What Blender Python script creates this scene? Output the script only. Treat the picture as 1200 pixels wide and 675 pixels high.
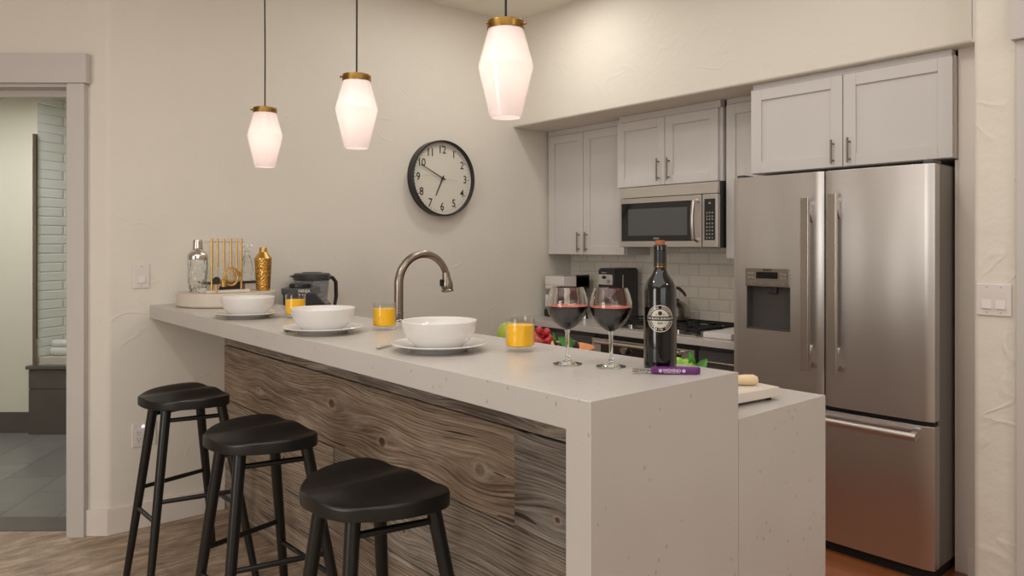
import bpy, bmesh, math, random
from mathutils import Vector, Matrix
PI = math.pi
random.seed(7)
for o in list(bpy.data.objects): bpy.data.objects.remove(o)
S = bpy.context.scene
C = S.collection

# ------------------------------------------------------------ camera
YAW = math.atan2(.6520, .7580)
FW = Vector((math.sin(YAW), math.cos(YAW), 0)); RT = Vector((math.cos(YAW), -math.sin(YAW), 0))
cam = bpy.data.cameras.new('camera'); co = bpy.data.objects.new('camera', cam); C.objects.link(co)
co.location = (0, 0, 1.40); co.rotation_euler = (PI/2, 0, -YAW)
cam.sensor_width = 36; cam.lens = 860*36/1200; cam.shift_y = -49.5/1200; cam.clip_start = .02
S.camera = co
# ------------------------------------------------------------ colour, world, lights
S.view_settings.view_transform = 'Standard'; S.view_settings.look = 'None'
S.view_settings.exposure = 0.0; S.view_settings.gamma = 1; S.view_settings.use_curve_mapping = False
W = bpy.data.worlds.new('world'); S.world = W; W.use_nodes = True
W.node_tree.nodes['Background'].inputs[0].default_value = (1.0, .93, .85, 1)
W.node_tree.nodes['Background'].inputs[1].default_value = .35
WARM = (1.0, .97, .91); NEUT = (1.0, .985, .965)
def area(name, loc, size, power, col, aim=None, sizey=None, spread=None):
    l = bpy.data.lights.new(name, 'AREA'); l.energy = power; l.color = col
    l.size = size
    if sizey: l.shape = 'RECTANGLE'; l.size_y = sizey
    else: l.shape = 'DISK'
    if spread: l.spread = spread
    o = bpy.data.objects.new(name, l); C.objects.link(o); o.location = loc
    if aim is not None: o.rotation_euler = (Vector(aim)-Vector(loc)).to_track_quat('-Z', 'Y').to_euler()
    return o
# recessed ceiling cans over the kitchen aisle and the dining side
area('recessed_ceiling_light', (2.93, 3.15, 2.975), .16, 5.5, WARM)
area('recessed_ceiling_light', (2.35, 1.50, 2.975), .13, 4.5, WARM)
area('recessed_ceiling_light', (2.1, .1, 2.975), .13, 3.5, WARM)
area('recessed_ceiling_light', (1.8, -1.5, 2.975), .13, 18, NEUT)
area('recessed_ceiling_light', (-.2, 1.9, 2.975), .13, 10, WARM)
# added fill lights behind and left of the camera; no windows stand there
area('room_fill_light', (-1.2, -3.3, 1.9), 3.6, 36, (.97, .98, 1.0), aim=(1.6, 2.4, 1.2), sizey=2.0)
area('room_fill_light', (-3.6, 1.2, 1.5), 1.5, 50, (1.0, .98, .95), aim=(4.0, 2.6, 1.1), sizey=2.0)
area('overhead_fill_light', (-.4, .6, 2.96), 3.4, 44, NEUT, sizey=3.4)  # added overhead fill for soft ambient light, no such fixture
area('overhead_fill_light', (2.35, 2.3, 2.97), 1.0, 10, NEUT, sizey=2.6)  # added fill above the kitchen aisle, no fixture here either
area('bathroom_ceiling_light', (-.35, 6.9, 2.48), .4, 9, (1.0, .985, .99))
def wl(r, d, z=0): return RT*r + FW*d + Vector((0, 0, z))
area('bathroom_ceiling_light', tuple(wl(-3.3, 4.6, 2.48)), .5, 17, (1.0, .985, .99))

# ------------------------------------------------------------ materials
def lin(c):
    return tuple(((v/255)/12.92 if v/255 <= .04045 else ((v/255+.055)/1.055)**2.4) for v in c) + (1,)
class NT:
    def __init__(s, name):
        s.m = bpy.data.materials.new(name); s.m.use_nodes = True; s.t = s.m.node_tree
        s.b = s.t.nodes['Principled BSDF']
    def n(s, typ, **k):
        nd = s.t.nodes.new(typ)
        for a, v in k.items(): setattr(nd, a, v)
        return nd
    def l(s, a, b): s.t.links.new(a, b)
    def val(s, inp, v):
        if hasattr(v, 'node'): s.l(v, inp)
        else: inp.default_value = v
    def math(s, op, a, b=None, c=None, clamp=False):
        nd = s.n('ShaderNodeMath', operation=op, use_clamp=clamp)
        s.val(nd.inputs[0], a)
        if b is not None: s.val(nd.inputs[1], b)
        if c is not None: s.val(nd.inputs[2], c)
        return nd.outputs[0]
    def mix(s, f, a, b):
        nd = s.n('ShaderNodeMix', data_type='RGBA')
        s.val(nd.inputs[0], f); s.val(nd.inputs[6], a); s.val(nd.inputs[7], b); return nd.outputs[2]
    def coord(s, which='Object', scale=(1, 1, 1), rot=(0, 0, 0), loc=(0, 0, 0)):
        tc = s.n('ShaderNodeTexCoord'); mp = s.n('ShaderNodeMapping')
        mp.inputs['Scale'].default_value = scale; mp.inputs['Rotation'].default_value = rot; mp.inputs['Location'].default_value = loc
        s.l(tc.outputs[which], mp.inputs[0]); return mp.outputs[0]
    def geo(s, scale=(1, 1, 1), rot=(0, 0, 0)):
        g = s.n('ShaderNodeNewGeometry'); mp = s.n('ShaderNodeMapping')
        mp.inputs['Scale'].default_value = scale; mp.inputs['Rotation'].default_value = rot
        s.l(g.outputs['Position'], mp.inputs[0]); return mp.outputs[0]
    def noise(s, v, scale, detail=3, rough=.5, dist=0):
        nd = s.n('ShaderNodeTexNoise'); s.l(v, nd.inputs['Vector'])
        nd.inputs['Scale'].default_value = scale; nd.inputs['Detail'].default_value = detail
        nd.inputs['Roughness'].default_value = rough; nd.inputs['Distortion'].default_value = dist
        return nd.outputs['Fac']
    def ramp(s, f, stops):
        nd = s.n('ShaderNodeValToRGB'); s.l(f, nd.inputs[0]); e = nd.color_ramp.elements
        while len(e) < len(stops): e.new(.5)
        for i, (p, c) in enumerate(stops): e[i].position = p; e[i].color = c
        return nd.outputs[0]
    def bump(s, h, strength=.2, dist=.01):
        nd = s.n('ShaderNodeBump'); nd.inputs['Strength'].default_value = strength; nd.inputs['Distance'].default_value = dist
        s.l(h, nd.inputs['Height']); s.l(nd.outputs[0], s.b.inputs['Normal']); return nd
def pm(name, col, rough=.5, metal=0, var=.04, vscale=9, bump=0, bscale=200, spec=None, coat=0, trans=0, ior=None, emit=None, estr=0, alpha=None):
    """plain procedural material: base colour with a slight noise variation"""
    t = NT(name); b = t.b; c = lin(col)
    v = t.coord()
    if var > 0:
        f = t.noise(v, vscale, 3)
        d = tuple(max(0, x*(1-var)) for x in c[:3])+(1,); e = tuple(min(1, x*(1+var)) for x in c[:3])+(1,)
        t.l(t.mix(f, d, e), b.inputs['Base Color'])
    else: b.inputs['Base Color'].default_value = c
    b.inputs['Roughness'].default_value = rough; b.inputs['Metallic'].default_value = metal
    if spec is not None: b.inputs['Specular IOR Level'].default_value = spec
    if coat: b.inputs['Coat Weight'].default_value = coat; b.inputs['Coat Roughness'].default_value = .08
    if trans: b.inputs['Transmission Weight'].default_value = trans
    if ior: b.inputs['IOR'].default_value = ior
    if emit: b.inputs['Emission Color'].default_value = lin(emit); b.inputs['Emission Strength'].default_value = estr
    if alpha is not None: b.inputs['Alpha'].default_value = alpha
    if bump: t.bump(t.noise(v, bscale, 2), bump, .002)
    return t.m
M = {}
def plaster(name, col, strength=.35):
    t = NT(name); g = t.geo()
    big = t.noise(g, 2.2, 3); c = lin(col)
    t.l(t.mix(big, tuple(x*.965 for x in c[:3])+(1,), tuple(min(1, x*1.035) for x in c[:3])+(1,)), t.b.inputs['Base Color'])
    t.b.inputs['Roughness'].default_value = .72
    # trowel ridges: thin edges where a distorted noise crosses its mid value
    a = t.noise(g, 3.2, 2, .45, .9); r = t.math('ABSOLUTE', t.math('SUBTRACT', a, .5)); r = t.math('SUBTRACT', 1, t.math('MULTIPLY', r, 30), clamp=True)
    k = t.noise(g, 5, 2); k = t.math('MULTIPLY', t.math('SUBTRACT', k, .5, clamp=True), 8, clamp=True)
    h = t.math('ADD', t.math('MULTIPLY', t.math('MULTIPLY', r, k), .35), t.noise(g, 9, 4, .55))
    t.bump(h, strength, .012); return t.m
M['wall'] = plaster('hand_trowelled_plaster', (222, 215, 203), .30)
M['column'] = plaster('rough_trowelled_plaster', (222, 215, 202), .6)
M['ceiling'] = plaster('ceiling_paint', (240, 235, 222), .1)
M['bath_wall'] = plaster('bathroom_paint', (220, 217, 200), .1)
M['white'] = pm('white_satin_paint', (224, 214, 205), .42, var=.015)
M['trim'] = pm('grey_white_trim_paint', (198, 191, 186), .45, var=.02)
M['cab'] = pm('white_cabinet_lacquer', (204, 198, 194), .38, var=.015)
def quartz():
    t = NT('speckled_quartz'); g = t.geo(); c = lin((194, 188, 182))
    v = t.n('ShaderNodeTexVoronoi'); t.l(t.geo((30, 30, 15)), v.inputs['Vector']); v.inputs['Scale'].default_value = 1.5; v.inputs['Randomness'].default_value = 1
    d = t.math('LESS_THAN', v.outputs['Distance'], .12)
    pick = t.math('GREATER_THAN', t.noise(g, 11, 2), .50)
    d = t.math('MULTIPLY', d, pick)
    base = t.mix(t.noise(g, 5, 5, .6), tuple(x*.93 for x in c[:3])+(1,), tuple(x*1.04 for x in c[:3])+(1,))
    base = t.mix(t.math('MULTIPLY', t.noise(g, 160, 2), .16), base, lin((150, 138, 126)))
    t.l(t.mix(t.math('MULTIPLY', d, .36), base, lin((96, 84, 74))), t.b.inputs['Base Color'])
    t.b.inputs['Roughness'].default_value = .27; return t.m
M['quartz'] = quartz()
def steel(name, col, rough, aniso, along=(0, 1, 0), wav=.0):
    t = NT(name); b = t.b; b.inputs['Metallic'].default_value = 1
    g = t.geo((3, 3, 420) if along == (0, 1, 0) else (420, 420, 3))
    f = t.noise(g, 1, 2); c = lin(col)
    t.l(t.mix(f, tuple(x*.93 for x in c[:3])+(1,), c), b.inputs['Base Color'])
    b.inputs['Roughness'].default_value = rough; b.inputs['Anisotropic'].default_value = aniso
    cx = t.n('ShaderNodeCombineXYZ')
    for i in range(3): cx.inputs[i].default_value = along[i]
    t.l(cx.outputs[0], b.inputs['Tangent'])
    if wav:
        t.bump(t.noise(t.geo((1, 2.6, .55)), 1.4, 1), wav, .05)
    return t.m
M['steel'] = steel('brushed_stainless_steel', (208, 203, 199), .36, .6, (0, 1, 0), .35)
M['steel_v'] = steel('brushed_steel_bar', (205, 198, 192), .28, .3, (0, 0, 1))
M['nickel'] = pm('brushed_nickel', (168, 160, 150), .3, 1, var=.03)
M['bronze'] = pm('aged_nickel_pull', (128, 116, 102), .35, 1, var=.03)
M['faucet'] = pm('satin_faucet_metal', (150, 138, 128), .25, 1, var=.03)
M['chrome'] = pm('polished_chrome', (215, 212, 208), .09, 1, var=0)
M['gold'] = pm('brushed_gold', (214, 170, 96), .26, 1, var=.05)
M['brass'] = pm('aged_brass', (150, 116, 62), .32, 1, var=.12, vscale=30)
M['fr_side'] = pm('grey_fridge_side', (138, 134, 129), .45, .3, var=.05)
M['black'] = pm('black_satin_lacquer', (22, 21, 20), .33, var=.15, vscale=20)
M['black_gloss'] = pm('black_glass', (16, 16, 17), .08, var=0, coat=.3)
M['black_plastic'] = pm('black_plastic', (30, 30, 31), .35, var=.05)
M['dark_plastic'] = pm('charcoal_plastic', (62, 62, 63), .4, var=.05)
M['mw_glass'] = pm('microwave_mesh_glass', (82, 84, 84), .12, var=.03)
M['dark_cab'] = pm('charcoal_cabinet_lacquer', (76, 74, 74), .4, var=.06)
M['dark_steel'] = pm('dark_dispenser_plastic', (84, 81, 79), .4, .3, var=.05)
M['rubber'] = pm('black_rubber', (20, 20, 20), .7, var=.05)
M['porcelain'] = pm('white_porcelain', (226, 222, 218), .16, var=.01, coat=.4)
M['marble'] = pm('white_marble', (216, 206, 194), .3, var=.06, vscale=14)
M['stone_tray'] = pm('ribbed_white_stone', (208, 196, 182), .5, var=.05, vscale=20)
M['plastic_white'] = pm('white_plastic', (220, 212, 206), .35, var=0)
M['plastic_grey'] = pm('light_grey_plastic', (176, 170, 164), .35, var=0)
M['clock_face'] = pm('clock_paper', (214, 208, 194), .6, var=0)
M['ink'] = pm('black_ink', (28, 26, 26), .6, var=0)
M['ink_grey'] = pm('grey_ink', (150, 146, 140), .6, var=0)
M['label_print'] = pm('silver_label_print', (196, 190, 176), .45, .2, var=0)
M['label_black'] = pm('black_label_print', (20, 19, 20), .4, var=0)
M['cork'] = pm('cork', (164, 98, 60), .8, var=.25, vscale=120)
M['glass'] = pm('clear_glass', (250, 252, 250), .0, var=0, trans=1, ior=1.45)
M['frost'] = pm('smoky_clear_plastic', (214, 212, 216), .2, var=0, trans=.75, ior=1.25)
M['shower_glass'] = pm('shower_glass', (222, 238, 230), .0, var=0, trans=1, ior=1.45)
def thin(name, tint, f=1.0):
    t = NT(name); t.t.nodes.remove(t.b); out = [n for n in t.t.nodes if n.type == 'OUTPUT_MATERIAL'][0]
    tr = t.n('ShaderNodeBsdfTransparent'); tr.inputs[0].default_value = tint
    gl = t.n('ShaderNodeBsdfGlossy'); gl.inputs['Roughness'].default_value = .015; gl.inputs[0].default_value = (1, 1, 1, 1)
    lw = t.n('ShaderNodeLayerWeight'); lw.inputs[0].default_value = .5
    k = t.math('POWER', lw.outputs['Facing'], 3.2); k = t.math('MULTIPLY_ADD', k, .62*f, .03, clamp=True)
    m = t.n('ShaderNodeMixShader'); t.l(k, m.inputs[0]); t.l(tr.outputs[0], m.inputs[1]); t.l(gl.outputs[0], m.inputs[2])
    t.l(m.outputs[0], out.inputs[0]); return t.m
M['thin'] = thin('thin_clear_glass', (.955, .965, .955, 1), 1.3)
M['shower_glass'] = thin('shower_glass', (.975, .985, .975, 1), .6)
M['wine_top'] = pm('wine_painted_glow', (226, 84, 48), .25, var=.05)  # glow of light in the wine, put into the colour
M['juice'] = pm('orange_juice', (255, 190, 6), .35, var=.03, emit=None)
M['purple'] = pm('purple_plastic', (98, 32, 104), .3, var=.05)
M['purple_print'] = pm('pale_lilac_print', (206, 178, 206), .5, var=0)
M['wood_light'] = pm('pale_beech', (226, 200, 160), .5, var=.08, vscale=30)
M['wood_bowl'] = pm('honey_wood', (206, 132, 76), .4, var=.2, vscale=25)
M['grape'] = pm('red_grape_skin', (176, 26, 34), .18, var=.3, vscale=40, coat=.3)
M['plum'] = pm('plum_skin', (86, 30, 38), .3, var=.4, vscale=50)
M['darkplum'] = pm('dark_plum_skin', (44, 22, 26), .3, var=.3, vscale=50)
M['peach'] = pm('red_apple_skin', (200, 84, 66), .3, var=.35, vscale=30)
M['orangefruit'] = pm('orange_peel', (238, 132, 22), .4, var=.1, vscale=60, bump=.3, bscale=300)
M['pear'] = pm('green_pear_skin', (160, 178, 60), .35, var=.15, vscale=40)
M['lime'] = pm('lime_skin', (136, 186, 36), .35, var=.15, vscale=60)
M['leaf'] = pm('leaf_green', (72, 140, 54), .45, var=.25, vscale=50)
M['towel'] = pm('white_towel', (226, 228, 222), .9, var=.04, bump=.5, bscale=500)
M['cloth_dark'] = pm('dark_stone', (40, 38, 37), .5, var=.2, vscale=30)
def bottleglass():
    return pm('dark_bottle_glass', (8, 9, 9), .06, var=0, coat=.5)
M['bottle'] = bottleglass()
M['display'] = pm('dark_display', (14, 14, 15), .1, var=0)
M['amber'] = pm('amber_led', (250, 160, 40), .5, var=0, emit=(255, 160, 30), estr=1.6)
M['led'] = pm('white_led', (255, 255, 255), .5, var=0, emit=(235, 250, 255), estr=9)
M['bulb'] = pm('lamp_bulb', (255, 240, 220), .5, var=0, emit=(255, 226, 205), estr=3)
def opal():
    t = NT('opal_glass'); t.t.nodes.remove(t.b)
    out = [n for n in t.t.nodes if n.type == 'OUTPUT_MATERIAL'][0]
    tr = t.n('ShaderNodeBsdfTranslucent'); tr.inputs[0].default_value = (.98, .91, .885, 1)
    di = t.n('ShaderNodeBsdfDiffuse'); di.inputs[0].default_value = (.88, .83, .81, 1)
    gl = t.n('ShaderNodeBsdfGlossy'); gl.inputs['Roughness'].default_value = .08; gl.inputs[0].default_value = (1, 1, 1, 1)
    m1 = t.n('ShaderNodeMixShader'); m1.inputs[0].default_value = .45; t.l(tr.outputs[0], m1.inputs[1]); t.l(di.outputs[0], m1.inputs[2])
    lw = t.n('ShaderNodeFresnel'); lw.inputs[0].default_value = 1.45
    m2 = t.n('ShaderNodeMixShader'); t.l(lw.outputs[0], m2.inputs[0]); t.l(m1.outputs[0], m2.inputs[1]); t.l(gl.outputs[0], m2.inputs[2])
    em = t.n('ShaderNodeEmission'); em.inputs[0].default_value = (1.0, .86, .82, 1); em.inputs[1].default_value = .10
    ad = t.n('ShaderNodeAddShader'); t.l(m2.outputs[0], ad.inputs[0]); t.l(em.outputs[0], ad.inputs[1])
    t.l(ad.outputs[0], out.inputs[0]); return t.m
M['opal'] = opal()
def wine():
    t = NT('red_wine'); b = t.b; b.inputs['Base Color'].default_value = (.012, .003, .004, 1); b.inputs['Roughness'].default_value = .03; b.inputs['Coat Weight'].default_value = .6; return t.m
    b.inputs['Base Color'].default_value = (.9, .25, .16, 1); b.inputs['Roughness'].default_value = 0
    b.inputs['Transmission Weight'].default_value = 1; b.inputs['IOR'].default_value = 1.34
    va = t.n('ShaderNodeVolumeAbsorption'); va.inputs['Color'].default_value = (.75, .03, .02, 1); va.inputs['Density'].default_value = 90
    out = [n for n in t.t.nodes if n.type == 'OUTPUT_MATERIAL'][0]
    t.l(va.outputs[0], out.inputs['Volume']); return t.m
M['wine'] = wine()
def subway(name, col, w, h, rot, axis='YZ', bev=.6):
    t = NT(name); g = t.n('ShaderNodeNewGeometry'); sp = t.n('ShaderNodeSeparateXYZ'); t.l(g.outputs['Position'], sp.inputs[0])
    cx = t.n('ShaderNodeCombineXYZ'); t.l(sp.outputs['Y'], cx.inputs[0]); t.l(sp.outputs['Z'], cx.inputs[1])
    def brick(mort, smooth):
        b = t.n('ShaderNodeTexBrick'); t.l(cx.outputs[0], b.inputs['Vector'])
        b.inputs['Scale'].default_value = 1; b.inputs['Brick Width'].default_value = w; b.inputs['Row Height'].default_value = h
        b.inputs['Mortar Size'].default_value = mort; b.inputs['Mortar Smooth'].default_value = smooth; b.offset = .5
        return b
    b1 = brick(.0022, .1)
    c = lin(col); b1.inputs['Color1'].default_value = c; b1.inputs['Color2'].default_value = tuple(x*.94 for x in c[:3])+(1,)
    b1.inputs['Mortar'].default_value = tuple(x*.74 for x in c[:3])+(1,)
    t.l(b1.outputs['Color'], t.b.inputs['Base Color'])
    b2 = brick(.009, 1.0)
    h_ = t.math('SUBTRACT', 1, b2.outputs['Fac'])
    t.b.inputs['Roughness'].default_value = .16
    t.bump(h_, bev*.7, .006); return t.m
M['subway'] = subway('bevelled_subway_tile', (240, 232, 220), .152, .0755, 0)
M['shower_tile'] = subway('white_shower_tile', (244, 246, 242), .30, .0705, 0, bev=.9)
def tiles(name, c1, c2, rot, w=.6, h=.3):
    t = NT(name); b = t.n('ShaderNodeTexBrick'); t.l(t.geo((1, 1, 1), (0, 0, rot)), b.inputs['Vector'])
    b.inputs['Scale'].default_value = 1; b.inputs['Brick Width'].default_value = w; b.inputs['Row Height'].default_value = h
    b.inputs['Mortar Size'].default_value = .0025
    b.inputs['Color1'].default_value = lin(c1); b.inputs['Color2'].default_value = lin(c2); b.inputs['Mortar'].default_value = lin((62, 60, 57))
    f = t.noise(t.geo(), 6, 4)
    t.l(t.mix(t.math('MULTIPLY', f, .4), b.outputs['Color'], lin((80, 78, 74))), t.b.inputs['Base Color'])
    t.b.inputs['Roughness'].default_value = .35; return t.m
M['bath_floor'] = tiles('slate_floor_tile', (142, 142, 136), (118, 116, 112), -1.0)
M['bath_tile'] = pm('dark_slate_tile', (92, 86, 80), .4, var=.2, vscale=8)
def floor_mat():
    t = NT('brown_vinyl_floor'); R = (0, 0, -.35)
    a = t.noise(t.geo((4, 15, 1), R), 1.0, 6, .65, .6); b = t.noise(t.geo((14, 70, 1), R), 1, 4, .7); c = t.noise(t.geo(), 160, 2)
    f = t.math('ADD', t.math('MULTIPLY', a, .55), t.math('ADD', t.math('MULTIPLY', b, .25), t.math('MULTIPLY', c, .2)))
    t.l(t.ramp(f, [(.38, lin((118, 98, 82))), (.5, lin((164, 142, 122))), (.62, lin((204, 182, 158)))]), t.b.inputs['Base Color'])
    t.b.inputs['Roughness'].default_value = .6; t.bump(c, .15, .002); return t.m
M['floor'] = floor_mat()
def kwood():
    t = NT('cherry_wood_floor')
    b = t.n('ShaderNodeTexBrick'); t.l(t.geo((1, 1, 1), (0, 0, PI/2)), b.inputs['Vector'])
    b.inputs['Scale'].default_value = 1; b.inputs['Brick Width'].default_value = .9; b.inputs['Row Height'].default_value = .09; b.inputs['Mortar Size'].default_value = .001
    b.inputs['Color1'].default_value = lin((166, 102, 64)); b.inputs['Color2'].default_value = lin((140, 84, 52)); b.inputs['Mortar'].default_value = lin((70, 34, 18))
    g = t.noise(t.geo((60, 4, 1)), 1, 4, .6)
    t.l(t.mix(t.math('MULTIPLY', g, .5), b.outputs['Color'], lin((120, 58, 26))), t.b.inputs['Base Color'])
    t.b.inputs['Roughness'].default_value = .3; return t.m
M['kwood'] = kwood()
def barnwood():
    """reclaimed boards: grain lines along Y bent round knots; each board's offset comes from a face attribute"""
    t = NT('reclaimed_barn_wood'); g = t.n('ShaderNodeNewGeometry'); sp = t.n('ShaderNodeSeparateXYZ'); t.l(g.outputs['Position'], sp.inputs[0])
    at = t.n('ShaderNodeAttribute'); at.attribute_name = 'board'; seed = at.outputs['Fac']
    y = sp.outputs['Y']; z = sp.outputs['Z']
    disp = 0.0; kn = None
    knots = [(2.7375, .759, .042, .10), (2.342, .683, .038, .08), (1.763, .715, .042, .09), (3.5, .70, .02, .05), (1.47, .93, .018, .05), (2.2, .40, .02, .06), (1.42, .66, .018, .07), (3.2, .44, .02, .06), (2.05, .945, .018, .05), (1.30, .42, .02, .06)]
    for (ky, kz, kr, ks) in knots:
        dy = t.math('SUBTRACT', y, ky); dz = t.math('SUBTRACT', z, kz)
        q = t.math('ADD', t.math('POWER', t.math('MULTIPLY', dy, 1/(ks*1.9)), 2.0), t.math('POWER', t.math('MULTIPLY', dz, 1/(ks)), 2.0))
        e = t.math('POWER', 2.718, t.math('MULTIPLY', q, -1))
        # push the grain away from the knot
        s = t.math('MULTIPLY', t.math('MULTIPLY', dz, -.72), e)
        disp = s if disp == 0.0 else t.math('ADD', disp, s)
        rr = t.math('SQRT', t.math('ADD', t.math('POWER', t.math('MULTIPLY', dy, .75), 2.0), t.math('POWER', dz, 2.0)))
        k = t.math('SUBTRACT', 1, t.math('DIVIDE', rr, kr), clamp=True)
        kn = k if kn is None else t.math('MAXIMUM', kn, k)
    zz = t.math('ADD', z, disp)
    def vec(a, b, c):
        cx = t.n('ShaderNodeCombineXYZ'); t.val(cx.inputs[0], a); t.val(cx.inputs[1], b); t.val(cx.inputs[2], c); return cx.outputs[0]
    warp = t.noise(vec(t.math('MULTIPLY', y, 1.3), t.math('MULTIPLY', z, 2.5), seed), 1.6, 2)
    zw = t.math('ADD', zz, t.math('MULTIPLY', t.math('SUBTRACT', warp, .5), .05))
    g1 = t.noise(vec(t.math('MULTIPLY', y, .8), t.math('MULTIPLY', zw, 92), t.math('MULTIPLY', seed, 7)), 1, 3, .55)
    g2 = t.noise(vec(t.math('MULTIPLY', y, 6), t.math('MULTIPLY', zw, 250), t.math('MULTIPLY', seed, 5)), 1, 2, .6)
    g3 = t.noise(vec(t.math('MULTIPLY', y, 7), t.math('MULTIPLY', zw, 60), t.math('ADD', seed, 2)), 1, 5, .75)
    big = t.noise(vec(t.math('MULTIPLY', y, 1.6), t.math('MULTIPLY', z, 5), seed), 1, 3)
    rings = t.n('ShaderNodeTexWave', wave_type='BANDS', bands_direction='Y'); t.l(vec(t.math('MULTIPLY', y, .25), zw, 0), rings.inputs['Vector'])
    rings.inputs['Scale'].default_value = 26; rings.inputs['Distortion'].default_value = 2.0; rings.inputs['Detail'].default_value = 2; rings.inputs['Detail Scale'].default_value = 1.2
    f = t.math('ADD', t.math('MULTIPLY', g1, .30), t.math('ADD', t.math('MULTIPLY', g2, .40), t.math('ADD', t.math('MULTIPLY', g3, .22), t.math('MULTIPLY', rings.outputs['Fac'], .08))))
    col = t.ramp(f, [(.36, lin((60, 47, 36))), (.45, lin((128, 106, 84))), (.53, lin((164, 140, 114))), (.66, lin((206, 186, 160)))])
    bf = t.math('MULTIPLY', t.math('SUBTRACT', big, .38, clamp=True), 2.6, clamp=True)
    col = t.mix(t.math('MULTIPLY', bf, .45), col, lin((160, 128, 98)))
    at2 = t.n('ShaderNodeAttribute'); at2.attribute_name = 'grey'; gf = at2.outputs['Fac']
    hs = t.n('ShaderNodeHueSaturation'); t.l(col, hs.inputs['Color']); t.val(hs.inputs['Saturation'], t.math('SUBTRACT', .86, t.math('MULTIPLY', gf, .42))); t.val(hs.inputs['Value'], t.math('SUBTRACT', .95, t.math('MULTIPLY', gf, .24))); col = hs.outputs[0]
    ringk = t.math('MULTIPLY', t.math('SINE', t.math('MULTIPLY', kn, 26)), .5)
    halo = t.math('MULTIPLY', t.math('LESS_THAN', kn, .55), t.math('MULTIPLY', kn, 1.6))
    col = t.mix(t.math('MULTIPLY', halo, .55), col, lin((196, 174, 146)))
    core = t.math('MULTIPLY', t.math('SUBTRACT', kn, .5, clamp=True), 5, clamp=True)
    col = t.mix(t.math('MULTIPLY', core, .8), col, lin((70, 50, 36)))
    col = t.mix(t.math('MULTIPLY', t.math('MULTIPLY', t.math('GREATER_THAN', kn, .02), ringk, clamp=True), .5), col, lin((84, 64, 48)))
    # pale weathered patches and dark water stains running along the grain
    pale = t.noise(vec(t.math('MULTIPLY', y, 2.6), t.math('MULTIPLY', zw, 22), t.math('ADD', seed, 9)), 1, 4, .65)
    col = t.mix(t.math('MULTIPLY', t.math('MULTIPLY', t.math('SUBTRACT', pale, .56, clamp=True), 6, clamp=True), .5), col, lin((206, 194, 176)))
    dark = t.noise(vec(t.math('MULTIPLY', y, 1.5), t.math('MULTIPLY', zw, 12), t.math('ADD', seed, 19)), 1, 4, .6)
    col = t.mix(t.math('MULTIPLY', t.math('MULTIPLY', t.math('SUBTRACT', dark, .55, clamp=True), 7, clamp=True), .55), col, lin((78, 64, 52)))
    # nail holes and splits
    v = t.n('ShaderNodeTexVoronoi'); t.l(vec(t.math('MULTIPLY', y, 5.2), t.math('MULTIPLY', z, 7), 0), v.inputs['Vector']); v.inputs['Scale'].default_value = 1
    hole = t.math('LESS_THAN', v.outputs['Distance'], .028)
    col = t.mix(hole, col, lin((20, 15, 12)))
    sp_ = t.noise(vec(t.math('MULTIPLY', y, 2.2), t.math('MULTIPLY', zw, 38), t.math('ADD', seed, 4)), 1, 2)
    split = t.math('LESS_THAN', sp_, .285)
    col = t.mix(t.math('MULTIPLY', split, .8), col, lin((30, 23, 18)))
    t.l(col, t.b.inputs['Base Color']); t.b.inputs['Roughness'].default_value = .8
    h = t.math('SUBTRACT', f, t.math('MULTIPLY', split, .6))
    t.bump(h, .8, .006); return t.m
M['barn'] = barnwood()
def hammered():
    t = NT('hammered_gold'); t.b.inputs['Metallic'].default_value = 1; t.b.inputs['Roughness'].default_value = .24
    t.b.inputs['Base Color'].default_value = lin((206, 158, 84))
    v = t.n('ShaderNodeTexVoronoi'); t.l(t.coord(), v.inputs['Vector']); v.inputs['Scale'].default_value = 120
    t.bump(v.outputs['Distance'], .7, .004); return t.m
M['hammered'] = hammered()
def cutglass():
    t = NT('cut_glass'); b = t.b; b.inputs['Base Color'].default_value = (.97, .98, .97, 1); b.inputs['Roughness'].default_value = .0
    b.inputs['Transmission Weight'].default_value = 1; b.inputs['IOR'].default_value = 1.42
    v = t.n('ShaderNodeTexVoronoi'); t.l(t.coord('Object', (60, 60, 22), (.5, .4, 0)), v.inputs['Vector']); v.inputs['Scale'].default_value = 1
    t.bump(v.outputs['Distance'], .9, .006); return t.m
M['cutglass'] = cutglass()

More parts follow.
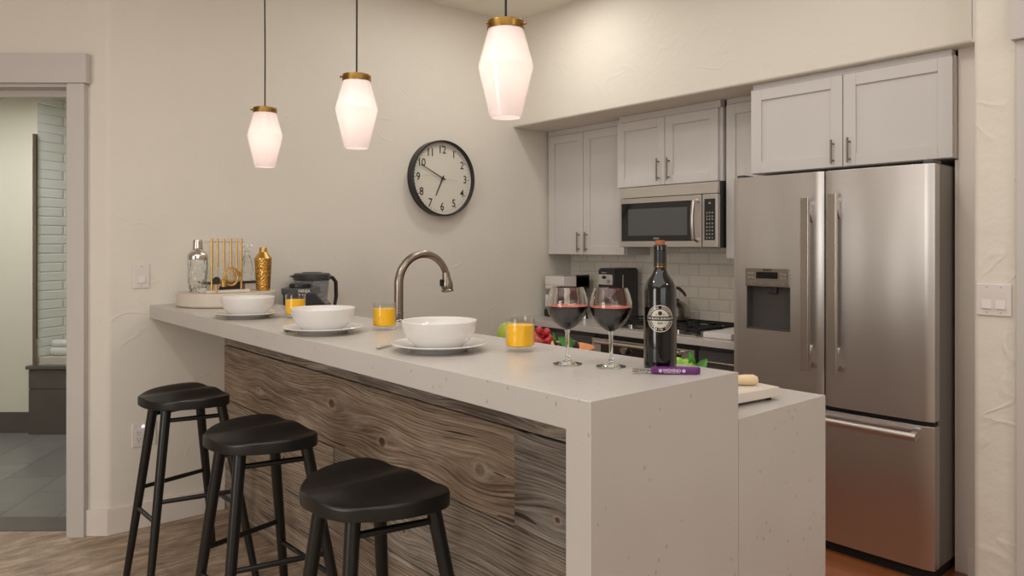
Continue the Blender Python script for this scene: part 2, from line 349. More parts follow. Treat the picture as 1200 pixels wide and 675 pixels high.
# ------------------------------------------------------------ helpers
class MB:
    """collects shapes and links them as one mesh object"""
    def __init__(s): s.bm = bmesh.new()
    def _add(s, b):
        me = bpy.data.meshes.new('t'); b.to_mesh(me); b.free(); s.bm.from_mesh(me); bpy.data.meshes.remove(me); return s
    def box(s, x0, x1, y0, y1, z0, z1, bev=0, seg=2, mat=None):
        b = bmesh.new(); bmesh.ops.create_cube(b, size=1)
        for v in b.verts: v.co = Vector(((x0+x1)/2+v.co.x*(x1-x0), (y0+y1)/2+v.co.y*(y1-y0), (z0+z1)/2+v.co.z*(z1-z0)))
        if bev: bmesh.ops.bevel(b, geom=b.edges[:], offset=min(bev, .49*min(abs(x1-x0), abs(y1-y0), abs(z1-z0))), segments=seg, affect='EDGES', profile=.5)
        if mat is not None: bmesh.ops.transform(b, matrix=mat, verts=b.verts)
        return s._add(b)
    def prism(s, pts, z0, z1, bev=0, seg=2, mat=None, axis='Z'):
        b = bmesh.new(); vs = [b.verts.new((p[0], p[1], z0)) for p in pts]; f = b.faces.new(vs)
        r = bmesh.ops.extrude_face_region(b, geom=[f]); bmesh.ops.translate(b, vec=(0, 0, z1-z0), verts=[v for v in r['geom'] if isinstance(v, bmesh.types.BMVert)])
        bmesh.ops.recalc_face_normals(b, faces=b.faces)
        if bev:
            ed = [e for e in b.edges if abs(e.verts[0].co.z-e.verts[1].co.z) < 1e-6]
            bmesh.ops.bevel(b, geom=ed, offset=bev, segments=seg, affect='EDGES', profile=.5)
        if axis == 'X':   # drawn in (y,z), extruded along x
            for v in b.verts: v.co = Vector((v.co.z, v.co.x, v.co.y))
            bmesh.ops.recalc_face_normals(b, faces=b.faces)
        if axis == 'Y':   # drawn in (x,z), extruded along y
            for v in b.verts: v.co = Vector((v.co.x, v.co.z, v.co.y))
            bmesh.ops.recalc_face_normals(b, faces=b.faces)
        if mat is not None: bmesh.ops.transform(b, matrix=mat, verts=b.verts)
        return s._add(b)
    def lathe(s, prof, n=48, c=(0, 0, 0), mat=None, closed=False):
        """profile (r, z) spun about Z; closed=True joins last point to first (hollow wall)"""
        b = bmesh.new(); rings = []
        for (r, z) in prof:
            if r < 1e-6: rings.append([b.verts.new((0, 0, z))])
            else: rings.append([b.verts.new((r*math.cos(2*PI*i/n), r*math.sin(2*PI*i/n), z)) for i in range(n)])
        pr = list(zip(rings, rings[1:]))
        if closed: pr.append((rings[-1], rings[0]))
        for a, c2 in pr:
            for i in range(n):
                j = (i+1) % n
                if len(a) == 1 and len(c2) == 1: continue
                if len(a) == 1: b.faces.new((a[0], c2[i], c2[j]))
                elif len(c2) == 1: b.faces.new((a[i], a[j], c2[0]))
                else: b.faces.new((a[i], a[j], c2[j], c2[i]))
        bmesh.ops.recalc_face_normals(b, faces=b.faces)
        bmesh.ops.translate(b, vec=c, verts=b.verts)
        if mat is not None: bmesh.ops.transform(b, matrix=mat, verts=b.verts)
        return s._add(b)
    def tube(s, pts, r, n=12, cap=True, mat=None):
        """round bar through pts; r a number or one radius per point"""
        P = [Vector(p) for p in pts]; R = r if isinstance(r, (list, tuple)) else [r]*len(P)
        b = bmesh.new(); rings = []; up = None
        for i, p in enumerate(P):
            t = (P[min(i+1, len(P)-1)]-P[max(i-1, 0)]).normalized()
            if up is None: up = t.orthogonal().normalized()
            else: up = (up-t*up.dot(t)).normalized()
            q = t.cross(up)
            rings.append([b.verts.new(p+(up*math.cos(2*PI*k/n)+q*math.sin(2*PI*k/n))*R[i]) for k in range(n)])
        for a, c in zip(rings, rings[1:]):
            for k in range(n): b.faces.new((a[k], a[(k+1) % n], c[(k+1) % n], c[k]))
        if cap: b.faces.new(rings[0][::-1]); b.faces.new(rings[-1])
        bmesh.ops.recalc_face_normals(b, faces=b.faces)
        if mat is not None: bmesh.ops.transform(b, matrix=mat, verts=b.verts)
        return s._add(b)
    def ball(s, c, r, sc=(1, 1, 1), n=20):
        b = bmesh.new(); bmesh.ops.create_uvsphere(b, u_segments=n, v_segments=n//2+2, radius=r)
        for v in b.verts: v.co = Vector((v.co.x*sc[0]+c[0], v.co.y*sc[1]+c[1], v.co.z*sc[2]+c[2]))
        return s._add(b)
    def mesh(s, verts, faces):
        b = bmesh.new(); vs = [b.verts.new(v) for v in verts]
        for f in faces: b.faces.new([vs[i] for i in f])
        return s._add(b)
    def build(s, name, mat, parent=None, smooth=True, angle=35):
        me = bpy.data.meshes.new(name); bmesh.ops.remove_doubles(s.bm, verts=s.bm.verts, dist=1e-6) if False else None
        s.bm.to_mesh(me); s.bm.free(); me.materials.append(M[mat] if isinstance(mat, str) else mat)
        o = bpy.data.objects.new(name, me); C.objects.link(o)
        if smooth:
            for p in me.polygons: p.use_smooth = True
            bm = bmesh.new(); bm.from_mesh(me)
            for e in bm.edges:
                if len(e.link_faces) == 2 and e.calc_face_angle(0) > math.radians(angle): e.smooth = False
            bm.to_mesh(me); bm.free()
            w_ = o.modifiers.new('weighted_normal', 'WEIGHTED_NORMAL'); w_.keep_sharp = True
        if parent is not None: o.parent = parent
        return o
def tag(o, label=None, cat=None, group=None, kind=None):
    if label: o['label'] = label
    if cat: o['category'] = cat
    if group: o['group'] = group
    if kind: o['kind'] = kind
    return o
def thing(name, label, cat, loc=(0, 0, 0), rot=0, group=None):
    o = bpy.data.objects.new(name, None); C.objects.link(o); o.empty_display_size = .05
    o.location = loc; o.rotation_euler = (0, 0, rot); return tag(o, label, cat, group)
def copy_tree(o, parent=None):
    c = o.copy(); C.objects.link(c); c.parent = parent
    for ch in list(o.children): copy_tree(ch, c)
    return c
def struct(name, mb, mat, smooth=True): return tag(mb.build(name, mat, None, smooth), kind='structure')
def glyphs(text, size, align='CENTER', bold=0):
    """flat letter outlines as (verts, faces) in the xy plane"""
    cu = bpy.data.curves.new('t', 'FONT'); cu.body = text; cu.size = size; cu.align_x = align; cu.align_y = 'CENTER'; cu.resolution_u = 3; cu.offset = bold
    o = bpy.data.objects.new('t', cu); C.objects.link(o); bpy.context.view_layer.update()
    me = bpy.data.meshes.new_from_object(o.evaluated_get(bpy.context.evaluated_depsgraph_get()))
    v = [tuple(p.co) for p in me.vertices]; f = [tuple(p.vertices) for p in me.polygons]
    bpy.data.objects.remove(o); bpy.data.curves.remove(cu); bpy.data.meshes.remove(me); return v, f
def put(mb, vf, fn):
    v, f = vf; mb.mesh([fn(p[0], p[1]) for p in v], f); return mb
def arc(cx, cy, r, a0, a1, n):
    return [(cx+r*math.cos(a0+(a1-a0)*i/n), cy+r*math.sin(a0+(a1-a0)*i/n)) for i in range(n+1)]

# ============================================================ SETTING
CEIL = 2.99; YW = 3.97; XS = 3.425; XB = 4.02
def W2(r, d): p = wl(r, d); return (p.x, p.y)
b = MB()
b.prism([(-4, -4), (1.98, -4), (1.98, 3.99), (.86, 3.99), W2(-2.0, 3.64), W2(-5.4, 3.64), (-4, 6.3)], -.06, 0); fl = struct('floor', b, 'floor', False)
b = MB(); b.box(1.98, 4.2, -4, 3.99, -.06, 0); struct('floor', b, 'kwood', False)
b = MB(); b.box(-4, 4.2, -4, 6.6, CEIL, CEIL+.08)
cl = struct('ceiling', b, 'ceiling', False)
# wall with the clock, and the doorway wall that leaves it at an angle (rounded plaster corner)
cr, cd = -1.9560, 3.553     # the corner, in the doorway wall's own frame
corner = Vector(W2(cr, cd))
dl = -Vector((RT.x, RT.y)); dr = Vector((1, 0))
rad = .05
def bullnose(c, d1, d2, rad, n=8):
    """points rounding the corner c between outgoing directions d1, d2"""
    ang = math.acos(max(-1, min(1, d1.dot(d2)))); tl = rad/math.tan(ang/2)
    bis = (d1+d2).normalized(); cen = c+bis*(rad/math.sin(ang/2))
    p0 = c+d1*tl-cen; p1 = c+d2*tl-cen
    a0 = math.atan2(p0.y, p0.x); a1 = math.atan2(p1.y, p1.x)
    da = (a1-a0+PI) % (2*PI)-PI
    return [(cen.x+rad*math.cos(a0+da*i/n), cen.y+rad*math.sin(a0+da*i/n)) for i in range(n+1)]
JR = -2.135; WT = .17
pts = [(4.2, YW)] + bullnose(corner, dr, dl, rad)[0:] + [W2(JR, 3.553), W2(JR, 3.553+WT), (corner.x+.05, YW+.2), (4.2, YW+.2)]
b = MB(); b.prism(pts, 0, CEIL); struct('wall_back', b, 'wall')
OT = 2.18    # head of the doorway
b = MB()
def pw(mb, r0, r1, d0, d1, z0, z1, bev=0):
    """box laid out in the doorway wall's frame"""
    m = Matrix(((RT.x, FW.x, 0, 0), (RT.y, FW.y, 0, 0), (0, 0, 1, 0), (0, 0, 0, 1)))
    return mb.box(r0, r1, d0, d1, z0, z1, bev, mat=m)
pw(b, -3.05, JR, 3.553, 3.553+WT, OT, CEIL); pw(b, -5.4, -3.05, 3.553, 3.553+WT, 0, CEIL)
struct('wall_left', b, 'wall', False)
# door trim: casing, projecting head board, jamb lining
b = MB(); pw(b, JR, -2.053, 3.518, 3.553, 0, OT, .002); pw(b, -3.13, -3.05, 3.518, 3.553, 0, OT, .002)
pw(b, -3.16, -2.037, 3.508, 3.553, OT, 2.322, .003)
pw(b, JR-.012, JR, 3.535, 3.553+WT, 0, OT-.001); pw(b, -3.05, -3.038, 3.535, 3.553+WT, 0, OT-.001)
pw(b, -3.05, JR, 3.535, 3.553+WT, OT-.014, OT); pw(b, -3.05, JR, 3.62, 3.66, OT-.045, OT-.012)
struct('trim_1', b, 'trim')
# baseboards
def bb(name, pts, h=.125, mat='white'):
    b = MB(); b.prism(pts, 0, h, .002, 1); return struct(name, b, mat)
o1 = .018
bb('baseboard_back', [(1.386, YW), (1.386, YW-o1), (corner.x+.006, YW-o1), (corner.x+.012, YW+.02)])
p_ = W2(-2.053, 3.553-o1); q_ = W2(cr+.006, 3.553-o1); 
bb('baseboard_left', [W2(-2.053, 3.553), p_, q_, (corner.x+.006, YW-o1-.001), (corner.x+.01, YW)])
# kitchen side: soffit mass, alcove back wall, strip beside the fridge, column
b = MB()
prof = [(XB+.2, CEIL), (XS, CEIL)] + [(XS+.014-.014*math.cos(a), 2.257-.014*math.sin(a)) for a in [0, .4, .8, 1.2, 1.57]] + [(XB+.2, 2.243)]
b.prism([(p[0], p[1]) for p in prof], 1.06, YW, axis='Y'); struct('wall_right', b, 'wall')
b = MB(); b.box(XB, XB+.18, 1.06, YW, 0, 2.243); struct('wall_alcove', b, 'wall', False)
b = MB(); b.box(XB-.008, XB, 2.1, YW, .88, 1.46); struct('trim_backsplash', b, 'subway', False)
b = MB(); b.box(3.51, XB, .6, 1.140, 0, 2.243); b.box(3.51, XB, 1.139, 1.153, 0, 1.77); b.box(XS, XB, .6, 1.062, 2.243, CEIL)
struct('wall_alcove_side', b, 'white', False)
b = MB(); b.prism([(3.52, .60)]+arc(3.225, .853, .025, -PI/2, -PI, 6)+arc(3.225, .964, .025, PI, PI/2, 6)+[(3.52, .989)], 0, CEIL)
struct('wall_column', b, 'column')
b = MB(); b.box(3.2, 3.5, -1.2, .828, 2.157, CEIL); b.box(3.34, 3.5, .55, .828, 0, CEIL); struct('wall_front_right', b, 'column', False)
b = MB(); b.box(3.178, 3.24, .60, .8405, 0, 2.157, .003); b.box(3.15, 3.24, .2, .853, 2.157, 2.33, .003); struct('trim_2', b, 'trim')
b = MB(); b.box(3.492, 3.51, .99, 1.10, 0, .115, .002); struct('baseboard_right', b, 'white')
# rest of the room behind the camera
b = MB(); b.box(-4.1, -4, -4, 6.5, 0, CEIL); struct('wall_far_left', b, 'wall', False)
b = MB(); b.box(-4, 4.2, -4.1, -4, 0, CEIL); struct('wall_front', b, 'wall', False)
b = MB(); b.box(3.5, 3.6, -4, .6, 0, CEIL); struct('wall_far_right', b, 'wall', False)
# bathroom
b = MB(); pw(b, -5.4, -1.9, 3.64, 7.6, -.06, 0); struct('floor_bathroom', b, 'bath_floor', False)
b = MB(); pw(b, -3.05, -2.0, 3.6, 3.78, -.04, .004); struct('trim_threshold', b, 'bath_tile', False)
b = MB(); pw(b, -5.5, -2.0, 3.73, 7.7, 2.52, 2.6); struct('ceiling_bathroom', b, 'bath_wall', False)
b = MB(); pw(b, -5.5, -3.556, 5.5, 5.62, 0, 2.519); struct('wall_bathroom', b, 'bath_wall', False)
b = MB(); pw(b, -5.5, -5.4, 3.7, 5.6, 0, 2.52); pw(b, -2.0, -1.9, 4.05, 7.6, 0, 2.52); pw(b, -3.5, -1.9, 7.4, 7.5, 0, 2.52); struct('wall_bathroom_side', b, 'bath_wall', False)
b = MB(); b.prism([W2(-3.5555, 5.5005), W2(-2.92, 7.40), W2(-3.1, 7.40), W2(-3.70, 5.622), W2(-3.5555, 5.622)], 0, 2.519); struct('wall_shower', b, 'shower_tile', False)
b = MB(); pw(b, -5.4, -3.585, 5.488, 5.5, 0, .155); struct('baseboard_bathroom', b, 'bath_tile', False)
# tiled shower bench with towel and glass screen
b = MB(); pw(b, -3.585, -2.0, 5.44, 5.498, 0, .335, .004); pw(b, -3.585, -2.0, 5.44, 5.498, .338, .48, .004)
be = b.build('shower_bench', 'bath_tile'); tag(be, 'dark slate-tiled shower bench through the bathroom doorway', 'bench')
b = MB(); pw(b, -3.60, -2.0, 5.425, 5.498, .484, .51, .004); m_ = b.build('bench_ledge', 'bath_tile', be)
b = MB(); b.prism([W2(-3.548, 5.502), W2(-2.02, 5.502), W2(-2.02, 6.2), W2(-3.314, 6.2)], .3, .565, .004)
m_ = b.build('bench_seat', 'marble', be)
gp = thing('shower_screen', 'clear glass shower screen with dark metal edge channel', 'shower screen', tuple(wl(-3.55, 5.46, .51)))
def local(mb_fn, root, name, mat, **k):
    """build in world coordinates, then hang under root"""
    o = mb_fn.build(name, mat, None, **k); o.parent = root; o.matrix_parent_inverse = (Matrix.Translation(root.location) @ Matrix.Rotation(root.rotation_euler.z, 4, 'Z')).inverted(); return o
b = MB(); pw(b, -3.535, -2.6, 5.455, 5.463, .512, 2.23); local(b, gp, 'glass_pane', 'shower_glass')
b = MB(); pw(b, -3.560, -3.535, 5.447, 5.472, .511, 2.232, .002); local(b, gp, 'edge_channel', 'faucet')
b = MB()
R = random.Random(3)
for k, (dz, w_) in enumerate(((.036, 1), (.090, .93))):
    ptsr = [wl(-3.505+.008*k, 5.575, .566+dz), wl(-3.15, 5.59, .566+dz)]
    m = Matrix.Translation(Vector((0, 0, 0)))
    pr = []
    n = 22
    for i in range(n+1):
        t = i/n; e = min(1, min(t, 1-t)*14)**.5
        pr.append(ptsr[0].lerp(ptsr[1], t))
    b.tube(pr, [.036*w_*(.4+.6*min(1, min(i/n, 1-i/n)*16)**.5) for i in range(n+1)], 20)
tw = b.build('rolled_towel', 'towel'); tag(tw, 'folded white towel lying on the dark shower bench', 'towel')
tw.scale = (1, 1, 1)

# ============================================================ BAR / PENINSULA
BX0, BX1, BX2, BY = 1.02, 1.524, 1.95, .957
BT, BL = 1.104, .9937
isl = thing('bar_counter', 'two-level pale quartz breakfast bar with waterfall end and barn-wood front', 'counter', (1.4, 2.4, 0))
b = MB(); b.prism([(BY, .001), (BY, BT), (YW-.001, BT), (YW-.001, BT-.065), (BY+.068, BT-.065), (BY+.068, .001)][::-1], BX0, BX1, .003, 2, axis='X'); local(b, isl, 'bar_top', 'quartz')
b = MB(); b.prism([(BY, .001), (BY, BL), (YW-.001, BL), (YW-.001, BL-.04), (BY+.04, BL-.04), (BY+.04, .001)][::-1], BX1+.0006, BX2, .003, 2, axis='X'); local(b, isl, 'lower_counter', 'quartz')
b = MB(); b.box(BX1-.03, BX1-.001, BY+.07, YW-.001, .6, BT-.066); local(b, isl, 'riser_panel', 'quartz')
b = MB(); b.box(1.415, 1.90, BY+.075, YW-.002, .1, .952); b.box(1.45, 1.84, BY+.075, YW-.002, .001, .1); local(b, isl, 'cabinet_body', 'cab')
# barn boards: (y0, y1, z0, z1)
rows = [(.873, 1.038, [1.026, 2.51, YW-.002]), (.585, .873, [1.026, 1.60, 3.965]), (.30, .585, [1.026, 2.72, YW-.002]), (.002, .30, [1.026, 1.95, 3.2, YW-.002])]
b = MB(); seeds = []
bm = b.bm; lay = bm.faces.layers.float.new('board'); lay2 = bm.faces.layers.float.new('grey')
k = 0
for (z0, z1, ys) in rows:
    for y0, y1 in zip(ys, ys[1:]):
        k += 1; dx = [.006, 0, .004, -.003, .002, .005, 0, .003, .001][k % 9]
        n0 = len(bm.faces)
        b.box(1.386+dx, 1.414, y0+.0012, y1-.0012, z0+.0022, z1-.0022, .003, 2)
        bm.faces.ensure_lookup_table()
        for f in bm.faces[n0:]: f[lay] = k*1.37; f[lay2] = {1: .75, 2: .55, 3: .95, 4: .05, 5: .6, 6: .12, 7: .5, 8: .2, 9: .3}.get(k, .3)
cl_ = local(b, isl, 'barn_wood_cladding', 'barn', smooth=False)
cl_['label'] = 'weathered grey-brown reclaimed boards with knots'

# ============================================================ BAR STOOLS
def smooth_closed(ctrl, n):
    out = []; m = len(ctrl)
    for i in range(m):
        p0, p1, p2, p3 = [Vector(ctrl[(i+j-1) % m]) for j in range(4)]
        for k in range(n):
            t = k/n
            out.append(.5*((2*p1)+(p2-p0)*t+(2*p0-5*p1+4*p2-p3)*t*t+(3*p1-p0-3*p2+p3)*t**3))
    return out
def make_stool(label):
    t = thing('bar_stool', label, 'bar stool', group='black saddle-seat stools along the bar')
    half = [(.120, 0), (.122, .09), (.118, .155), (.094, .200), (.045, .214), (-.03, .202), (-.10, .168), (-.155, .110), (-.183, .04)]
    ctrl = half + [(x, -y) for x, y in half[::-1] if y > 0]
    out = smooth_closed(ctrl, 5); N = len(out); RN = 12; zt = .785; th = .040
    def hz(x, y):
        u = y/.21
        dip = -.017*math.exp(-((abs(u)-.50)/.30)**2)*(1-.25*(x/.18))
        lift = .008*max(0, abs(u)-.8)/.2
        pom = .006*math.exp(-(u/.22)**2)
        return dip+lift*0+pom
    vs = []; fs = []
    for r in range(RN+1):
        f = r/RN
        if r == RN: f = 1.0
        for p in out:
            q = p*(f*.985) if r else p*0.001
            drop = 0 if r < RN else -.003
            vs.append((q.x, q.y, zt+hz(q.x, q.y)*(1-f**4*.55)+drop*0))
    base_top = (RN)*N
    # rounded lip, side wall, rounded bottom lip
    for (s, dz) in ((.996, -.003), (1.0, -.007), (1.0, -th+.008), (.994, -th+.002), (.97, -th)):
        for p in out: vs.append((p.x*s, p.y*s, zt+hz(p.x, p.y)*.45+dz if dz > -.01 else zt+dz+hz(p.x, p.y)*.15))
    rings = RN+1+5
    for r in range(rings-1):
        for i in range(N):
            j = (i+1) % N; fs.append((r*N+i, r*N+j, (r+1)*N+j, (r+1)*N+i))
    fs.append(tuple(range(N))[::-1]); fs.append(tuple((rings-1)*N+i for i in range(N)))
    m = MB(); m.mesh(vs, fs); bmesh.ops.recalc_face_normals(m.bm, faces=m.bm.faces); m.build('seat', 'black', t, angle=50)
    top = {'A': (-.108, .078), 'B': (-.108, -.078), 'C': (.092, .125), 'D': (.092, -.125)}
    bot = {'A': (-.198, .150), 'B': (-.198, -.150), 'C': (.198, .242), 'D': (.198, -.242)}
    def at(k, z):
        f = 1-z/.749; a, c = top[k], bot[k]; return Vector((a[0]+(c[0]-a[0])*f, a[1]+(c[1]-a[1])*f, z))
    for k in 'ABCD':
        m = MB(); m.tube([at(k, .757), at(k, .70), at(k, .35), at(k, .0)], [.0195, .0195, .0175, .0135], 20); m.build('leg', 'black', t)
    for a, c, z, r in (('A', 'B', .302, .0085), ('C', 'D', .302, .0085), ('B', 'D', .378, .0085), ('A', 'C', .384, .0085), ('B', 'D', .692, .0085), ('A', 'C', .692, .0085)):
        p, q = at(a, z), at(c, z); m = MB(); m.tube([p, p.lerp(q, .5), q], [r, r*1.12, r], 14); m.build('stretcher', 'black', t)
    return t
st = make_stool('black wooden saddle-seat bar stool nearest the bar\'s waterfall end')
st2 = copy_tree(st); st3 = copy_tree(st)
for s_, x, y, rz in ((st, .982, 1.696, .035), (st2, .98, 2.432, .025), (st3, .983, 3.249, .033)):
    s_.location = (x, y, 0); s_.rotation_euler = (0, 0, rz)
st2['label'] = 'black wooden bar stool standing between two other stools, middle of the row'
st3['label'] = 'black wooden bar stool nearest the wall outlet, farthest from the waterfall end'

# ============================================================ KITCHEN RUN
def pull(p0, p1, parent, out=Vector((-.028, 0, 0)), r=.005, name='handle', mat='bronze'):
    p0 = Vector(p0); p1 = Vector(p1); d = (p1-p0).normalized()
    m = MB(); m.tube([p0+out, p1+out], r, 12)
    for q in (p0+d*.018, p1-d*.018): m.tube([q, q+out], r*.8, 8)
    return m.build(name, mat, parent)
def shaker(parent, x, y0, y1, z0, z1, rail=.058, mat='cab', th=.02):
    """shaker door facing -X at world x, parts hung under parent"""
    m = MB(); bv = .0015
    m.box(x, x+th, y0, y0+rail, z0, z1, bv); m.box(x, x+th, y1-rail, y1, z0, z1, bv)
    m.box(x, x+th, y0+rail, y1-rail, z0, z0+rail, bv); m.box(x, x+th, y0+rail, y1-rail, z1-rail, z1, bv)
    m.box(x+.010, x+th-.001, y0+rail-.004, y1-rail+.004, z0+rail-.004, z1-rail+.004)
    return local(m, parent, 'door', mat)
def wpull(door, root, p0, p1, **k):
    o = pull(p0, p1, None, **k); o.parent = door
    bpy.context.view_layer.update(); o.matrix_parent_inverse = door.matrix_world.inverted(); return o
def wall_cab(label, x, y0, y1, z0, z1, doors, handles, depth, filler=None):
    t = thing('wall_cabinet', label, 'cabinet', (x+.02, (y0+y1)/2, z0))
    m = MB(); m.box(x+.021, depth, y0, y1, z0, z1, .001); local(m, t, 'body', 'cab')
    if filler: m = MB(); m.box(x+.010, x+.06, y0+.01, y1-.01, z1, filler, .001); local(m, t, 'top_moulding', 'cab')
    for (a, c), h in zip(doors, handles):
        d = shaker(t, x, a, c, z0+.002, z1-.003)
        if h: wpull(d, t, (x, h[0], h[1]), (x, h[0], h[2]))
    return t
wall_cab('tall white double-door shaker wall cabinet in the corner by the clock wall', 3.743, 3.206, 3.963, 1.337, 2.205,
         [(3.586, 3.935), (3.210, 3.582)], [(3.621, 1.358, 1.496), (3.546, 1.358, 1.496)], XB-.001, 2.242)
wall_cab('white double-door shaker cabinet directly above the microwave', 3.66, 2.414, 3.200, 1.775, 2.200,
         [(2.815, 3.196), (2.435, 2.811)], [(2.855, 1.802, 1.940), (2.777, 1.802, 1.938)], XB-.001, 2.242)
wall_cab('narrow white wall cabinet between microwave and fridge', 3.68, 2.118, 2.405, 1.325, 2.212, [(2.135, 2.392)], [None], XB-.001, 2.242)
wall_cab('wide white double-door shaker cabinet above the fridge', 3.46, 1.142, 2.104, 1.775, 2.215,
         [(1.618, 2.100), (1.146, 1.614)], [(1.660, 1.790, 1.905), (1.582, 1.790, 1.908)], XB-.001, 2.242)
# microwave
mx, my0, my1, mz0, mz1 = 3.60, 2.398, 3.125, 1.388, 1.768
mw = thing('microwave', 'stainless over-the-range microwave with black glass window', 'microwave', (3.8, 2.76, mz0))
m = MB(); m.box(mx+.03, XB-.002, my0+.004, my1-.004, mz0, mz1-.002, .003); local(m, mw, 'case', 'black_plastic')
m = MB(); m.prism([(mx+.004, mz1-.066), (mx+.03, mz1-.066), (mx+.03, mz1), (mx+.016, mz1)], my0+.004, my1, axis='Y'); local(m, mw, 'vent_cover', 'steel')
m = MB(); m.box(mx, mx+.03, 2.505, my1, mz0+.003, mz1-.070, .004); dr_ = local(m, mw, 'door', 'steel')
m = MB(); m.box(mx-.0015, mx+.004, 2.566, 3.108, 1.428, 1.667, .001); local(m, mw, 'window_frame', 'black_gloss')
m = MB(); m.box(mx-.0022, mx+.004, 2.602, 3.052, 1.463, 1.630, .0005); local(m, mw, 'window', 'mw_glass')
m = MB(); m.box(mx, mx+.03, my0, 2.5, mz0+.003, mz1-.070, .004); local(m, mw, 'control_panel', 'steel')
m = MB(); m.box(mx-.0015, mx+.004, 2.412, 2.484, 1.432, 1.670, .001); kp = local(m, mw, 'keypad', 'black_gloss')
m = MB()
for r in range(8):
    for c in range(3):
        yy = 2.430+c*.018+.0; zz = 1.446+r*.0205
        if r == 5: zz += .004
        m.box(mx-.0026, mx-.001, yy-.0045, yy+.0045, zz-.0045, zz+.0045, .001)
m.box(mx-.0026, mx-.001, 2.440, 2.456, 1.640, 1.650, .001); local(m, mw, 'key_markings', 'ink_grey')
m = MB(); put(m, glyphs('BOSCH', .013, bold=.0003), lambda x, y: (mx-.0027, 2.829-x, 1.4445+y)); local(m, mw, 'brand_lettering', 'label_print', smooth=False)
m = MB()
pth = [(mx+.002, 2.535, 1.665), (mx-.030, 2.535, 1.655)]+[(mx-.034-.012*math.sin(PI*i/10), 2.535, 1.655-.215*i/10) for i in range(11)]+[(mx-.030, 2.535, 1.440), (mx+.002, 2.535, 1.430)]
m.tube(pth, [.011]*2+[.0125]*11+[.011]*2, 14); local(m, mw, 'handle', 'steel_v')
# counter, base cabinets, oven, cooktop
m = MB(); m.box(3.394, XB-.009, 2.104, YW-.001, .852, .890, .003); wt = m.build('worktop', 'quartz'); tag(wt, 'pale quartz worktop along the tiled kitchen wall', 'worktop')
def base_cab(label, y0, y1, drawers, doorz=None, handle_drawers=True):
    t = thing('base_cabinet', label, 'cabinet', (3.7, (y0+y1)/2, 0))
    m = MB(); m.box(3.445, XB-.001, y0, y1, .10, .851); m.box(3.50, XB-.001, y0, y1, .001, .1); local(m, t, 'body', 'dark_cab')
    for (a, c, z0, z1) in drawers:
        m = MB(); m.box(3.423, 3.444, a, c, z0, z1, .002); d = local(m, t, 'drawer', 'dark_cab')
        if handle_drawers: wpull(d, t, (3.423, a+.03, z1-.055), (3.423, c-.04, z1-.055), mat='nickel', r=.0065)
    return t
base_cab('charcoal base cabinet in the corner left of the oven', 3.192, 3.965, [(3.196, 3.96, .11, .825)], handle_drawers=False)
base_cab('charcoal base cabinet with steel-handled drawers between oven and fridge', 2.108, 2.405, [(2.112, 2.400, .56, .825), (2.112, 2.4, .11, .555)])
ov = thing('wall_oven', 'built-in stainless oven with black control panel under the cooktop', 'oven', (3.7, 2.8, 0))
m = MB(); m.box(3.45, XB-.001, 2.412, 3.186, .10, .850); m.box(3.5, XB-.001, 2.412, 3.186, .001, .1); local(m, ov, 'body', 'black_plastic')
m = MB(); m.box(3.402, 3.449, 2.415, 3.183, .660, .822, .003); local(m, ov, 'control_fascia', 'steel')
m = MB(); m.box(3.399, 3.41, 2.50, 3.105, .672, .800, .002); local(m, ov, 'control_panel', 'black_gloss')
m = MB(); m.box(3.402, 3.449, 2.415, 3.183, .12, .655, .003); dd = local(m, ov, 'door', 'steel')
m = MB(); m.tube([(3.362, 2.48, .822-.018), (3.362, 3.12, .822-.018)], .0115, 14)
for yy in (2.5, 3.1): m.tube([(3.362, yy, .804), (3.404, yy, .804)], .008, 10)
local(m, ov, 'handle', 'steel_v')
for yy in (2.905,):
    m = MB(); m.lathe([(0, -.024), (.021, -.024), (.023, -.018), (.024, 0)], 28, mat=Matrix.Translation((3.399, yy, .770)) @ Matrix.Rotation(PI/2, 4, 'Y'))
    local(m, ov, 'knob', 'nickel')
m = MB()
for k in range(5):
    a = PI*.05+k*PI*.45/2; m.box(3.3975, 3.3995, 2.905-math.cos(a)*.043-.003, 2.905-math.cos(a)*.043+.003, .768+math.sin(a)*.036-.003, .768+math.sin(a)*.036+.003)
local(m, ov, 'dial_marks', 'ink_grey')
m = MB(); m.box(3.3975, 3.3995, 2.685, 2.755, .752, .786); dsp = local(m, ov, 'display', 'display')
m = MB(); put(m, glyphs('8:40', .026, bold=.0006), lambda x, y: (3.397, 2.722-x, .769+y)); local(m, ov, 'display_digits', 'amber', smooth=False)
ck = thing('gas_cooktop', 'stainless gas cooktop with black cast-iron grates', 'cooktop', (3.70, 2.79, .890))
m = MB(); m.box(3.435, 3.95, 2.425, 3.17, .8905, .899, .004); local(m, ck, 'hob_plate', 'steel')
for (gy0, gy1) in ((2.435, 2.675), (2.68, 2.92), (2.925, 3.16)):
    m = MB(); gx0, gx1 = 3.475, 3.935; zt = .932
    for p, q in (((gx0, gy0), (gx1, gy0)), ((gx0, gy1), (gx1, gy1)), ((gx0, gy0), (gx0, gy1)), ((gx1, gy0), (gx1, gy1)), (((gx0+gx1)/2, gy0), ((gx0+gx1)/2, gy1))):
        m.box(min(p[0], q[0])-.005, max(p[0], q[0])+.005, min(p[1], q[1])-.005, max(p[1], q[1])+.005, zt-.012, zt, .002)
    for xx in (3.585, 3.825):
        yc = (gy0+gy1)/2
        m.box(xx-.075, xx+.075, yc-.005, yc+.005, zt-.01, zt+.003, .002); m.box(xx-.005, xx+.005, gy0, gy1, zt-.01, zt+.003, .002)
    for xx in (gx0, gx1):
        for yy in (gy0, gy1): m.box(xx-.007, xx+.007, yy-.007, yy+.007, .899, zt-.01, .002)
    local(m, ck, 'grate', 'rubber')
